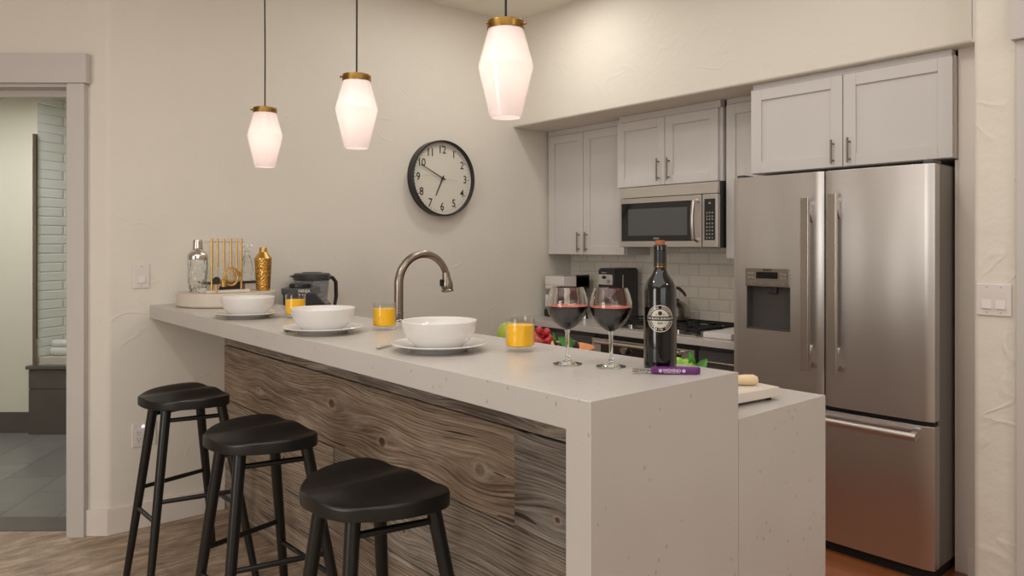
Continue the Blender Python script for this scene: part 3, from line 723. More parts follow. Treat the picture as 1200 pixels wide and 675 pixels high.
for yc in (2.555, 2.80, 3.04):
    for xx in (3.585, 3.825):
        m = MB(); m.lathe([(0, .899), (.045, .899), (.045, .906), (.034, .910), (.034, .918), (0, .920)], 28, c=(xx, yc, 0)); local(m, ck, 'burner', 'black_plastic')
for k in range(5):
    m = MB(); m.lathe([(0, .922), (.015, .922), (.017, .899)], 20, c=(3.452, 2.56+.115*k, 0)); local(m, ck, 'knob', 'chrome')
# kettle on the rear burner
kt = thing('kettle', 'brushed steel stovetop kettle with black handle', 'kettle', (3.815, 2.862, .9345))
m = MB(); m.lathe([(0, 0), (.094, 0), (.104, .006), (.108, .025), (.104, .055), (.090, .085), (.066, .108), (.040, .120), (.038, .124)], 48); m.build('body', 'nickel', kt)
m = MB(); m.lathe([(0.001, .121), (.040, .121), (.034, .130), (.012, .136), (.009, .140), (.014, .150), (.010, .158), (0, .160)], 32); m.build('lid', 'black_plastic', kt)
m = MB(); m.tube([(0, .085, .09), (0, .098, .125), (0, .085, .165), (0, .045, .195), (0, 0, .203), (0, -.045, .195), (0, -.080, .168), (0, -.092, .150)], [.006, .007, .008, .010, .010, .010, .009, .007], 14); m.build('handle', 'black_plastic', kt)
m = MB(); m.tube([(-.070, .060, .070), (-.098, .082, .096), (-.112, .094, .118)], [.018, .013, .010], 14); m.build('spout', 'nickel', kt)
# white board by the cooktop
m = MB(); m.box(3.47, 3.80, 2.225, 2.405, .8905, .922, .006); cb = m.build('cutting_board', 'plastic_white'); tag(cb, 'thick white cutting board between cooktop and fridge', 'cutting board')
# single-serve coffee machine
kg = thing('pod_coffee_machine', 'white and black pod coffee machine in the worktop corner', 'coffee machine', (3.76, 3.79, .890))
m = MB(); m.box(3.70, 3.93, 3.725, 3.86, .8905, 1.165, .012); local(m, kg, 'body', 'black_plastic')
m = MB(); m.box(3.655, 3.79, 3.692, 3.885, 1.088, 1.184, .010); local(m, kg, 'head', 'plastic_white')
m = MB(); m.box(3.66, 3.785, 3.695, 3.882, 1.184, 1.190, .003); local(m, kg, 'lid', 'plastic_grey')
m = MB(); m.box(3.6535, 3.657, 3.694, 3.883, 1.118, 1.1205); local(m, kg, 'seam_line', 'ink_grey')
for ya in (3.86, 3.68): m = MB(); m.box(3.665, 3.72, ya, ya+.035, .955, 1.045, .008); local(m, kg, 'side_guard', 'plastic_white')
m = MB(); m.box(3.64, 3.76, 3.70, 3.88, .8905, .945, .01); local(m, kg, 'drip_tray', 'black_plastic')
m = MB(); m.box(3.795, 3.93, 3.70, 3.722, 1.10, 1.188, .004); m.box(3.795, 3.93, 3.70, 3.88, 1.085, 1.178, .004); local(m, kg, 'water_tank', 'black_plastic')
m = MB(); m.tube([(3.70, 3.79, 1.088), (3.70, 3.79, 1.06)], .022, 18); local(m, kg, 'pod_nozzle', 'black_plastic')
# black filter coffee maker
cf = thing('coffee_maker', 'black filter coffee maker with silver control panel', 'coffee maker', (3.80, 3.34, .890))
m = MB(); m.box(3.70, 3.94, 3.252, 3.402, 1.10, 1.240, .006); m.box(3.80, 3.94, 3.252, 3.402, .93, 1.11, .004); local(m, cf, 'body', 'black_plastic')
m = MB(); m.box(3.69, 3.94, 3.247, 3.407, .8905, .935, .006); local(m, cf, 'base', 'black_plastic')
m = MB(); m.box(3.71, 3.93, 3.256, 3.398, 1.240, 1.249, .004); local(m, cf, 'lid', 'dark_plastic')
m = MB(); m.prism([(p.x, p.y) for p in smooth_closed([(3.272, 1.148), (3.272, 1.198), (3.285, 1.206), (3.382, 1.206), (3.394, 1.198), (3.394, 1.148), (3.382, 1.139), (3.285, 1.139)], 3)], 3.694, 3.702, axis='X'); local(m, cf, 'control_panel', 'plastic_grey')
m = MB(); m.lathe([(0, 0), (.018, 0)], 24, mat=Matrix.Translation((3.6935, 3.343, 1.187)) @ Matrix.Rotation(-PI/2, 4, 'Y') @ Matrix.Diagonal((.6, 1.1, 1, 1))); local(m, cf, 'display', 'display')
m = MB(); m.lathe([(0, .012), (.010, .012), (.011, 0)], 20, mat=Matrix.Translation((3.694, 3.300, 1.163)) @ Matrix.Rotation(-PI/2, 4, 'Y')); local(m, cf, 'knob', 'nickel')
m = MB(); put(m, glyphs('Cuisinart', .012, bold=.0003), lambda x, y: (3.6995, 3.350-x, 1.219+y)); local(m, cf, 'brand_lettering', 'label_print', smooth=False)
m = MB(); m.box(3.775, 3.785, 3.2505, 3.2525, 1.115, 1.205, .001); local(m, cf, 'water_gauge', 'plastic_grey')
m = MB(); m.lathe([(0, .937), (.055, .937), (.066, .96), (.066, 1.02), (.045, 1.062), (.042, 1.075)], 32, c=(3.745, 3.327, 0)); local(m, cf, 'carafe', 'black_gloss')
m = MB(); m.tube([(3.69, 3.327, 1.065), (3.655, 3.327, 1.05), (3.650, 3.327, 1.0), (3.675, 3.327, .965)], .008, 10); local(m, cf, 'carafe_handle', 'black_plastic')
# chrome mill between the coffee machines
m = MB(); m.lathe([(0, 0), (.026, 0), (.026, .010), (.020, .03), (.017, .10), (.019, .155), (.017, .172), (.010, .181), (0, .183)], 32, c=(0, 0, 0))
ml = m.build('pepper_mill', 'chrome'); ml.location = (3.74, 3.565, .8905); tag(ml, 'slim polished chrome mill on the worktop left of the black coffee maker', 'pepper mill')

# ============================================================ FRIDGE
FX = 3.28; FY0, FY1, FM = 1.158, 2.098, 1.617
fr = thing('refrigerator', 'stainless french-door refrigerator with bottom freezer and water dispenser', 'refrigerator', (3.6, 1.63, 0))
m = MB(); m.box(FX+.075, 3.99, FY0+.004, FY1-.004, .05, 1.742, .004); local(m, fr, 'cabinet', 'fr_side')
m = MB(); m.box(FX+.06, 3.9, FY0+.012, FY1-.012, .004, .05, .002); m.box(FX+.035, FX+.08, FY0+.01, FY1-.01, .0, .042, .003); local(m, fr, 'toe_grille', 'rubber')
def fdoor(name, y0, y1, z0, z1, hole=None):
    """door slab with softly bowed front and rounded edges, optional recess opening"""
    xs = [];
    ys = [y0]+[y0+(y1-y0)*i/24 for i in range(1, 24)]+[y1]
    def fx(y):
        u = (y-(FY0+FY1)/2)/((FY1-FY0)/2); e = min(y-y0, y1-y)
        return FX+.012*u*u-.004+(.010*(1-min(1, e/.012))**2)
    m = MB()
    if not hole:
        m.prism([(y, 0) for y in []] or [(0, 0)]*0 or [(fx(y), y) for y in ys]+[(FX+.07, y1), (FX+.07, y0)], z0, z1, .004, 2)
    else:
        hy0, hy1, hz0, hz1 = hole
        def seg(a, c, za, zb, bev=0):
            yy = [a]+[y for y in ys if a < y < c]+[c]
            m.prism([(fx(y), y) for y in yy]+[(FX+.07, c), (FX+.07, a)], za, zb)
        seg(y0, hy0, z0, z1); seg(hy1, y1, z0, z1); seg(hy0, hy1, z0, hz0); seg(hy0, hy1, hz1, z1)
    return local(m, fr, name, 'steel')
fdoor('door', FY0, FM-.003, .668, 1.742)
D = (1.782, 2.018, .988, 1.290)
ld = fdoor('door', FM+.003, FY1, .668, 1.742, D)
fd = fdoor('freezer_drawer', FY0, FY1, .052, .650)
m = MB(); m.box(FX+.03, FX+.074, FY0+.01, FY1-.01, .650, .668); m.box(FX+.03, FX+.074, FM-.004, FM+.004, .66, 1.74); local(m, fr, 'door_gasket', 'rubber')
for ya in (FY0+.01, FY1-.05): m = MB(); m.box(FX+.03, FX+.12, ya, ya+.04, 1.7425, 1.757, .003); m.box(FX+.10, 3.6, ya+.01, ya+.035, 1.7425, 1.75); local(m, fr, 'hinge_cover', 'dark_plastic')
y0, y1, z0, z1 = D
m = MB(); m.box(FX-.010, FX+.05, y0, y1, 1.200, z1, .003); dp = local(m, fr, 'dispenser_panel', 'plastic_grey'); dp.data.materials[0] = M['nickel']
m = MB(); m.box(FX-.0115, FX-.008, 1.842, 1.957, 1.240, 1.272, .001); local(m, fr, 'dispenser_display', 'display')
m = MB()
for yy in (1.805, 1.825, 1.975, 1.995):
    for zz in (1.244, 1.264): m.box(FX-.0112, FX-.009, yy-.006, yy+.006, zz-.003, zz+.003)
for k in range(4): m.box(FX-.0112, FX-.009, 1.815+k*.055, 1.825+k*.055, 1.213, 1.218)
m.box(FX-.0108, FX-.009, y0+.002, y1-.002, 1.2235, 1.225); local(m, fr, 'dispenser_buttons', 'ink_grey')
m = MB(); put(m, glyphs('BOSCH', .013, bold=.0004), lambda x, y: (FX-.0112, 1.897-x, 1.281+y)); local(m, fr, 'brand_lettering', 'ink', smooth=False)
m = MB(); m.box(FX+.055, FX+.072, y0+.001, y1-.001, z0+.001, 1.2); m.box(FX+.004, FX+.06, y0+.0005, y0+.004, z0, 1.2); m.box(FX+.004, FX+.06, y1-.004, y1-.0005, z0, 1.2); m.box(FX+.0, FX+.06, y0+.0005, y1-.0005, z0+.0005, z0+.008); local(m, fr, 'dispenser_recess', 'dark_steel')
m = MB(); m.box(FX+.035, FX+.054, 1.875, 1.925, 1.165, 1.2, .006); local(m, fr, 'dispenser_paddle', 'dark_plastic')
def fhandle(y, z0, z1, o0):
    m = MB(); x = FX-.062
    m.box(x, x+.020, y-.020, y+.020, z0, z1, .003)
    for (a, s) in ((z1, -1), (z0, 1)):
        q = [(x+.004, a), (FX+.006, a+s*.04), (FX+.006, a+s*.13), (x+.02, a+s*.05)]
        m.prism(q if s < 0 else q[::-1], y-.013, y+.013, axis='Y')
    o = local(m, fr, 'handle', 'steel_v'); return o
fhandle(FM+.066, .826, 1.622, 0); fhandle(FM-.062, .826, 1.634, 0)
m = MB(); m.tube([(FX-.055, FY0+.045, .611), (FX-.055, FY1-.045, .611)], .0165, 24)
for yy in (FY0+.06, FY1-.06): m.prism([(FX-.058, .600), (FX-.058, .622), (FX+.006, .640), (FX+.006, .60)], yy-.012, yy+.012, axis='Y')
local(m, fr, 'freezer_handle', 'steel_v')

# ============================================================ WALL FITTINGS
ckk = thing('wall_clock', 'round white-faced wall clock with black rim and arabic numerals', 'clock', (2.782, YW-.001, 1.84), 0)
RY = Matrix.Rotation(PI/2, 4, 'X')     # lathe axis -> -Y
m = MB(); m.lathe([(.228, 0), (.246, 0), (.2465, .064), (.243, .068), (.239, .068), (.236, .064), (.236, .028), (.228, .028)], 96, mat=RY, closed=True); m.build('rim', 'black_plastic', ckk)
m = MB(); m.lathe([(0, .034), (.2365, .034), (.2365, .004), (0, .004)], 96, mat=RY); m.build('dial', 'clock_face', ckk)
for n in range(1, 13):
    m = MB()
    a = PI/2-n*PI/6; r_ = .186
    v = glyphs(str(n), .064, bold=.0004)
    put(m, v, lambda x, y: (r_*math.cos(a)+x, -.0355, r_*math.sin(a)+y*1.12))
    m.build('numeral', 'ink', ckk, smooth=False)
m = MB()
for n in range(60):
    a = n*PI/30; L = .008 if n % 5 else .012; w = .0011 if n % 5 else .0022
    rr = .219; d = Vector((math.cos(a), 0, math.sin(a))); q = Vector((-d.z, 0, d.x))*w
    p0 = d*(rr-L); p1 = d*rr
    m.mesh([tuple(Vector((0, -.0355, 0))+p) for p in (p0-q, p0+q, p1+q, p1-q)], [(0, 1, 2, 3)])
m.build('minute_marks', 'ink', ckk, smooth=False)
def hand(name, ang, L, w0, w1, tail, dep, mat='ink'):
    d = Vector((math.cos(ang), 0, math.sin(ang))); q = Vector((-d.z, 0, d.x)); m = MB(); v = []
    for yy in (-dep, -dep-.0015):
        for p in (-d*tail-q*w0, -d*tail+q*w0, d*L+q*w1, d*L-q*w1): v.append(tuple(p+Vector((0, yy, 0))))
    m.mesh(v, [(0, 1, 2, 3), (4, 7, 6, 5), (0, 4, 5, 1), (1, 5, 6, 2), (2, 6, 7, 3), (3, 7, 4, 0)])
    m.build(name, mat, ckk, smooth=False)
hand('hour_hand', PI/2-2*PI*(6.83/12), .125, .0045, .003, .02, .040)
hand('minute_hand', PI/2-2*PI*(49.2/60), .190, .0038, .0022, .022, .0435)
hand('second_hand', PI/2-2*PI*(16/60), .11, .0007, .0005, .15, .047, 'ink_grey')
m = MB(); m.lathe([(0, .052), (.007, .051), (.008, .036)], 20, mat=RY); m.build('hub', 'ink', ckk)
def rocker_plate(name, label, cat, loc, rz, gangs):
    t = thing(name, label, cat, loc, rz); w = .035+.0235*0+gangs*.046
    w = .076 if gangs == 1 else .117
    m = MB(); m.box(-w/2, w/2, -.0065, 0, -.0605, .0605, .005, 3); m.build('plate', 'plastic_white', t)
    for g in range(gangs):
        cx_ = (g-(gangs-1)/2)*.046
        m = MB(); m.prism([(-.0065, -.033), (-.0125, -.033), (-.0068, .001), (-.0075, .033), (-.0065, .033)], -.016, .016, axis='X', mat=Matrix(((1, 0, 0, cx_), (0, 1, 0, 0), (0, 0, 1, 0), (0, 0, 0, 1))))
        m.build('rocker', 'plastic_white', t, smooth=False)
        for zz in (-.048, .048):
            m = MB(); m.lathe([(0, .0009), (.003, .0006), (.0032, 0)], 12, mat=Matrix.Translation((cx_, -.0065, zz)) @ RY); m.build('screw', 'plastic_grey', t)
    return t
rocker_plate('light_switch', 'single white rocker light switch on the clock wall left of the bar', 'light switch', (.982, YW-.0005, 1.249), 0, 1)
rocker_plate('light_switch', 'double white rocker light switch on the rough plaster column right of the fridge', 'light switch', (3.1995, .917, 1.195), -PI/2, 2)
ol = thing('wall_outlet', 'white double wall outlet with glowing night light, behind the farthest stool', 'outlet', (.995, YW-.0005, .462), 0)
m = MB(); m.box(-.055, .055, -.0065, 0, -.060, .060, .005, 3); m.build('plate', 'plastic_white', ol)
m = MB(); m.box(-.042, -.008, -.0085, -.006, -.036, .030, .002); m.box(.008, .042, -.0085, -.006, -.036, .030, .002); m.build('receptacle', 'plastic_white', ol)
m = MB()
for cx_ in (-.025, .025):
    for zz in (-.022, .010):
        m.box(cx_-.008, cx_-.006, -.0092, -.008, zz-.001, zz+.007); m.box(cx_+.005, cx_+.007, -.0092, -.008, zz, zz+.007); m.box(cx_-.002, cx_+.002, -.0092, -.008, zz-.010, zz-.006)
m.build('slots', 'ink', ol, smooth=False)
m = MB(); m.ball((-.006, -.008, .040), .0035, n=10); m.build('night_light', 'led', ol)

# ============================================================ PENDANTS
def make_pendant(label):
    t = thing('pendant_lamp', label, 'pendant lamp', group='opal glass pendants over the bar')   # origin at the shade's open bottom
    H_ = .258; w = .0028
    out = [(.0425, 0), (.0730, .130), (.0735, .136), (.0730, .142), (.0475, H_-.022)]
    inn = [(r-w, z) for r, z in out][::-1]
    m = MB(); m.lathe(out+inn, 64, closed=True); sh = m.build('shade', 'opal', t, angle=60)
    m = MB(); m.lathe([(.0492, H_-.024), (.0500, H_-.022), (.0500, H_-.004), (.0485, H_-.001), (.030, H_+.001), (.006, H_+.002), (.006, H_+.010), (0, H_+.010)], 48); cp = m.build('cap', 'brass', t)
    for k in range(3):
        a = 2*PI*k/3+.9; m = MB(); m.tube([(.048*math.cos(a), .048*math.sin(a), H_-.013), (.057*math.cos(a), .057*math.sin(a), H_-.013)], .0028, 10); m.ball((.058*math.cos(a), .058*math.sin(a), H_-.013), .004, n=8); m.build('screw', 'brass', cp)
    m = MB(); m.tube([(0, 0, H_+.008), (.0008, 0, .5), (-.0012, 0, .75), (.0006, 0, 1.0), (0, 0, CEIL-1.743-.02)], .0031, 8); m.build('cord', 'rubber', t)
    m = MB(); m.lathe([(0, H_), (.018, H_), (.018, .205), (.013, .200), (0, .2)], 24); m.build('socket', 'plastic_white', t)
    m = MB(); m.ball((0, 0, .172), .024, (1, 1, 1.2), 20); m.build('bulb', 'bulb', t)
    m = MB(); m.lathe([(0, CEIL-1.743-.022), (.055, CEIL-1.743-.022), (.06, CEIL-1.743-.015), (.06, CEIL-1.743-.001), (0, CEIL-1.743-.001)], 40); m.build('canopy', 'brass', t)
    return t
pA = make_pendant('opal glass pendant lamp nearest the camera, hanging above the wine end of the bar')
pB = copy_tree(pA); pC = copy_tree(pA)
pB['label'] = 'opal glass pendant lamp, middle one of three over the bar'
pC['label'] = 'opal glass pendant lamp farthest away, hanging above the bar-tool tray'
for p_, y_ in ((pA, 1.502), (pB, 2.315), (pC, 3.128)):
    p_.location = (1.27, y_, 1.743)
    l = bpy.data.lights.new('pendant_bulb_light', 'POINT'); l.energy = .36; l.color = (1.0, .80, .68); l.shadow_soft_size = .028
    o = bpy.data.objects.new('pendant_bulb_light', l); C.objects.link(o); o.location = (1.27, y_, 1.743+.118)

# ============================================================ TABLEWARE ON THE BAR
T = BT+.0005
def make_plate(label):
    t = thing('dinner_plate', label, 'plate', group='white dinner plates on the bar')
    m = MB(); m.lathe([(0, .004), (.070, .004), (.073, 0), (.080, 0), (.084, .005), (.108, .013), (.1355, .0205), (.1365, .0225), (.135, .0235), (.108, .0175), (.086, .0105), (.078, .0085), (0, .0085)], 72)
    m.build('plate_body', 'porcelain', t); return t
def make_bowl(label):
    t = thing('serving_bowl', label, 'bowl', group='white bowls on the plates')
    m = MB(); m.lathe([(0, .004), (.058, .004), (.060, 0), (.064, 0), (.070, .006), (.088, .022), (.101, .044), (.106, .064), (.1075, .074), (.1065, .0755), (.1045, .074), (.1025, .064), (.097, .046), (.084, .026), (.066, .010), (0, .0085)], 72)
    m.build('bowl_body', 'porcelain', t); return t
# single-mesh things: join root and mesh
def single(fn_mesh, name, mat, label, cat, group=None):
    o = fn_mesh.build(name, mat); return tag(o, label, cat, group)
mp = MB(); mp.lathe([(0, .004), (.070, .004), (.073, 0), (.080, 0), (.084, .005), (.108, .013), (.1355, .0205), (.1365, .0225), (.135, .0235), (.108, .0175), (.086, .0105), (.078, .0085), (0, .0085)], 72)
plate = single(mp, 'dinner_plate', 'porcelain', 'x', 'plate', 'white dinner plates on the bar')
mb_ = MB(); mb_.lathe([(0, .004), (.058, .004), (.060, 0), (.064, 0), (.070, .006), (.088, .022), (.101, .044), (.106, .064), (.1075, .074), (.1065, .0755), (.1045, .074), (.1025, .064), (.097, .046), (.084, .026), (.066, .010), (0, .0085)], 72)
bowl = single(mb_, 'serving_bowl', 'porcelain', 'x', 'bowl', 'white bowls on the plates')
mf = MB()     # fork, handle towards -X of the plate's left
mf.tube([(0, -.105, .003), (0, -.06, .004), (0, 0, .006), (0, .04, .008)], [.0042, .0040, .0024, .0028], 10)
mf.prism([(p.x, p.y) for p in smooth_closed([(-.003, .04), (-.010, .055), (-.0115, .068), (.0115, .068), (.010, .055), (.003, .04)], 3)], .0065, .0085)
for k in range(4):
    x_ = -.0098+k*.0065; mf.tube([(x_, .066, .0078), (x_, .085, .006), (x_, .102, .009)], [.0015, .0014, .0008], 6)
fork = single(mf, 'fork', 'chrome', 'x', 'fork', 'steel forks beside the plates')
sets = [((1.200, 1.711), 'nearest the wine glasses', (1.122, 1.889), 2.35), ((1.142, 2.312), 'in the middle place setting', (1.10, 2.47), 2.35), ((1.150, 3.010), 'in front of the round stone tray', (1.125, 3.22), 2.3)]
first = True
for (px_, py_), w_, (fx_, fy_), _ in sets:
    if first: a, c_, f_ = plate, bowl, fork
    else: a, c_, f_ = plate.copy(), bowl.copy(), fork.copy(); [C.objects.link(q) for q in (a, c_, f_)]
    first = False
    a.location = (px_, py_, T); c_.location = (px_, py_, T+.0095)
    f_.location = (fx_+.048, fy_-.012, T+.0005); f_.rotation_euler = (0, 0, -PI*.38)
    a['label'] = 'white porcelain dinner plate ' + w_; c_['label'] = 'white porcelain bowl on the plate ' + w_; f_['label'] = 'steel fork handle poking out beside the plate ' + w_
# juice glasses
def make_juice(label):
    t = thing('juice_glass', label, 'drinking glass', group='glasses of orange juice')
    Ro, Ri, Hh, bt = .0408, .0385, .094, .014
    m = MB(); m.lathe([(0, .0015), (.034, .0), (Ro-.002, .001), (Ro, .004), (Ro, Hh-.001), (Ro-.001, Hh), (Ri, Hh-.001), (Ri, bt+.003), (Ri-.004, bt), (0, bt)], 64); m.build('glass', 'thin', t)
    m = MB(); m.lathe([(0, bt-.0003), (Ri-.004, bt-.0003), (Ri+.0003, bt+.0028), (Ri+.0003, .073), (0, .073)], 64); m.build('juice', 'juice', t)
    return t
j1 = make_juice('glass of orange juice beside the nearest plate, closest to the wine glasses'); j2 = copy_tree(j1); j3 = copy_tree(j1)
j2['label'] = 'glass of orange juice in front of the faucet'; j3['label'] = 'glass of orange juice in front of the black blender'
j1.location = (1.366, 1.553, T); j2.location = (1.350, 2.262, T); j3.location = (1.300, 2.885, T)
# wine glasses
def make_wine(label):
    t = thing('wine_glass', label, 'wine glass', group='half-full red wine glasses')
    out = [(0, .0), (.034, .0), (.0365, .0012), (.0365, .0022), (.028, .0045), (.012, .009), (.0062, .016), (.0048, .030), (.0044, .055), (.0052, .078), (.0075, .087),
           (.020, .094), (.036, .108), (.047, .126), (.0515, .143), (.0510, .158), (.0465, .176), (.0400, .192)]
    th = .0013
    inn = [(.0400-th*.8, .1922), (.0465-th, .176), (.0510-th, .158), (.0515-th, .143), (.047-th, .1262), (.036-th, .1092), (.020-th, .0962), (.006, .0905), (0, .0895)]
    m = MB(); m.lathe(out+inn, 80); m.build('glass', 'glass', t)
    wn = [(0, .0893), (.006, .0903), (.020-th+.0003, .096), (.036-th+.0003, .109), (.047-th+.0003, .126), (.0515-th+.0003, .143), (.0514-th+.0003, .1460), (.0480, .1448), (0, .1446)]
    m = MB(); m.lathe(wn, 80); m.build('wine', 'wine', t)
    m = MB(); m.lathe([(.0492, .1461), (.0478, .1452), (0, .1451)], 64); m.build('wine_lit_surface', 'wine_top', t); return t  # thin disc on the wine, coloured as if lit from within
w1 = make_wine('glass of red wine standing left, nearer the orange juice'); w2 = copy_tree(w1); w2['label'] = 'glass of red wine standing next to the bottle'
w1.location = (1.300, 1.299, T); w2.location = (1.352, 1.201, T)
# wine bottle
bo = thing('wine_bottle', 'dark wine bottle with round silver label and cork stopper', 'wine bottle', (1.420, 1.105, T))
m = MB(); m.lathe([(0, .006), (.028, .003), (.034, 0), (.038, .002), (.0388, .008), (.0388, .185), (.0372, .200), (.031, .214), (.0215, .226), (.0160, .238), (.0148, .250), (.0148, .284), (.0165, .285), (.0165, .295), (.0150, .297), (0, .297)], 72); m.build('bottle_glass', 'bottle', bo)
m = MB(); m.lathe([(.0149, .240), (.0155, .240), (.0153, .2955), (.0160, .2975), (0.0, .2976)], 48); m.build('capsule', 'black_plastic', bo)
m = MB(); m.lathe([(.0160, .2445), (.0160, .2475)], 48); m.lathe([(.0158, .2515), (.0158, .2525)], 48); m.build('neck_band', 'brass', bo)
m = MB(); m.lathe([(0, .290), (.0115, .290), (.0118, .3065), (.0110, .3085), (0, .3088)], 32); m.build('cork', 'cork', bo)
ang0 = math.atan2(-1.105, -1.420)
def cyl(x, y, r):       # label coordinates (x to the right, y up) onto the bottle's side facing the room
    a = ang0+x/.0388; return (r*math.cos(a), r*math.sin(a), .124+y)
def ringmesh(m, r0, r1, rad_, a0=0, a1=2*PI, n=72):
    v = []; f = []
    for i in range(n+1):
        a = a0+(a1-a0)*i/n
        for r_ in (r0, r1): v.append(cyl(r_*math.cos(a), r_*math.sin(a), rad_))
    for i in range(n): f.append((2*i, 2*i+1, 2*i+3, 2*i+2))
    m.mesh(v, f)
m = MB()
for k in range(5): ringmesh(m, .0220*k/5, .0220*(k+1)/5, .0391)
ringmesh(m, .0300, .0318, .0391)
# lettering around the badge
def ringtext(m, text, rmid, size, up=True):
    n = len(text); step = size*.86/rmid
    for i, ch in enumerate(text):
        if ch == ' ': continue
        k = (i-(n-1)/2)*step
        a = PI/2-k if up else -PI/2+k
        vf = glyphs(ch, size, bold=.0003)
        tx, ty = (math.sin(a), -math.cos(a)) if up else (-math.sin(a), math.cos(a)); ux, uy = (math.cos(a), math.sin(a)) if up else (-math.cos(a), -math.sin(a))
        put(m, vf, lambda x, y: cyl(rmid*math.cos(a)+x*tx+y*ux, rmid*math.sin(a)+x*ty+y*uy, .0391))
ringtext(m, 'SONOMA COUNTY', .0261, .0072); ringtext(m, 'MOUNTAIN CUVEE', .0261, .0072, False)
m.build('round_label', 'label_print', bo, smooth=False)
m = MB()
def rect(m, x0, x1, y0, y1, r_, n=24):
    v = []; f = []
    for i in range(n+1):
        x = x0+(x1-x0)*i/n; v += [cyl(x, y0, r_), cyl(x, y1, r_)]
    for i in range(n): f.append((2*i, 2*i+1, 2*i+3, 2*i+2))
    m.mesh(v, f)
rect(m, -.035, .035, -.0052, .0052, .03925)
put(m, glyphs('2018', .0058, bold=.0002), lambda x, y: cyl(x, y-.0110, .0393))
for sx in (-1, 1): rect(m, sx*.013-.004, sx*.013+.004, -.0114, -.0108, .0393, 4)
rect(m, -.011, -.006, .0085, .0100, .0393, 3); rect(m, .006, .011, .0085, .0100, .0393, 3)
vv = [cyl(.0048*math.cos(a)*(1 if math.sin(a) < 0 else 1.1), .0125+.0055*math.sin(a), .0393) for a in [2*PI*i/7 for i in range(7)]]
m.mesh(vv, [tuple(range(7))])
m.build('label_band', 'label_black', bo, smooth=False)
m = MB(); put(m, glyphs('THE BLACK BURDROW', .0064, bold=.0002), lambda x, y: cyl(x*.98, y, .0395)); rect(m, -.035, .035, .0058, .0062, .0394); rect(m, -.035, .035, -.0062, -.0058, .0394); m.build('label_lettering', 'label_print', bo, smooth=False)
# corkscrew in front of the bottle
p0 = Vector((1.338, 1.115, T)); p1 = Vector((1.425, 1.028, T)); dd_ = (p1-p0); ax = dd_.normalized(); ang = math.atan2(ax.y, ax.x)
cs = thing('corkscrew', 'purple-handled waiter\'s corkscrew lying in front of the bottle', 'corkscrew', (1.345, 1.080, T), ang)
L_ = .105
m = MB(); m.prism([(p.x, p.y) for p in smooth_closed([(.012, -.008), (.06, -.009), (.108, -.0085), (.118, 0), (.108, .0085), (.06, .007), (.012, .008), (.006, 0)], 5)], .001, .0165, .003, 2); m.build('handle', 'purple', cs)
m = MB(); put(m, glyphs('WOVINO', .0095, bold=.0004), lambda x, y: (.052+x, -.0096, .0088+y)); m.mesh([(.034, -.0096, .0035), (.070, -.0096, .0035), (.070, -.0096, .0045), (.034, -.0096, .0045)], [(0, 1, 2, 3)])
for cx_ in (.026, .079): m.mesh([(cx_+.0042*math.cos(2*PI*i/12), -.0097, .0088+.0042*math.sin(2*PI*i/12)) for i in range(12)], [tuple(range(12))])
m.build('printed_lettering', 'purple_print', cs, smooth=False)
m = MB(); m.box(-.030, .014, -.003, .002, .008, .013, .001); m.box(-.036, -.022, -.003, .004, .004, .012, .001); m.build('lever', 'faucet', cs)
m = MB(); m.tube([(.012, .003, .004)]+[(.008-.045*i/40, .003+.003*math.cos(i*.9), .0045+.003*math.sin(i*.9)) for i in range(41)], .0011, 6); m.build('screw_worm', 'chrome', cs)

# ---- stone tray with bar tools
ty = BT+.0005
m = MB(); m.lathe([(0, .0), (.226, 0), (.232, .004), (.235, .010), (.235, .062), (.232, .067), (.226, .068), (0, .068)], 96)
tr_ = m.build('round_tray', 'stone_tray'); tr_.location = (1.318, 3.728, ty); tag(tr_, 'round thick white stone tray at the wall end of the bar', 'tray')
TT = ty+.0685
# glass shaker
gs = thing('cocktail_shaker', 'cut-glass cocktail shaker with silver cap on the round tray', 'cocktail shaker', (1.168, 3.700, TT))
m = MB(); m.lathe([(0, .0), (.034, 0), (.037, .003), (.0375, .012), (.045, .03), (.0465, .165), (.046, .172), (.0435, .172), (.0430, .04), (.034, .022), (0, .020)], 56); m.build('glass_body', 'cutglass', gs)
m = MB(); m.lathe([(.0475, .160), (.0485, .163), (.0485, .176), (.046, .186), (.036, .198), (.026, .205), (.0235, .209), (.0245, .213), (.0245, .216), (0, .216)], 56); m.build('strainer_top', 'chrome', gs)
m = MB(); m.lathe([(.0235, .2165), (.0225, .250), (.0205, .256), (.012, .2585), (0, .259)], 48); m.build('cap', 'chrome', gs)
# gold shaker
go = thing('cocktail_shaker', 'hammered gold cocktail shaker on the right edge of the round tray', 'cocktail shaker', (1.478, 3.664, TT))
m = MB(); m.lathe([(0, 0), (.032, 0), (.0335, .004), (.0425, .155), (.043, .160)], 56); m.build('body', 'hammered', go)
m = MB(); m.lathe([(.0435, .158), (.0435, .164), (.030, .182), (.0205, .194), (.0195, .196), (.0195, .197)], 56); m.build('shoulder', 'gold', go)
m = MB(); m.lathe([(.0195, .197), (.0205, .197), (.0185, .216), (.017, .218), (0, .2182)], 48); m.build('cap', 'gold', go)
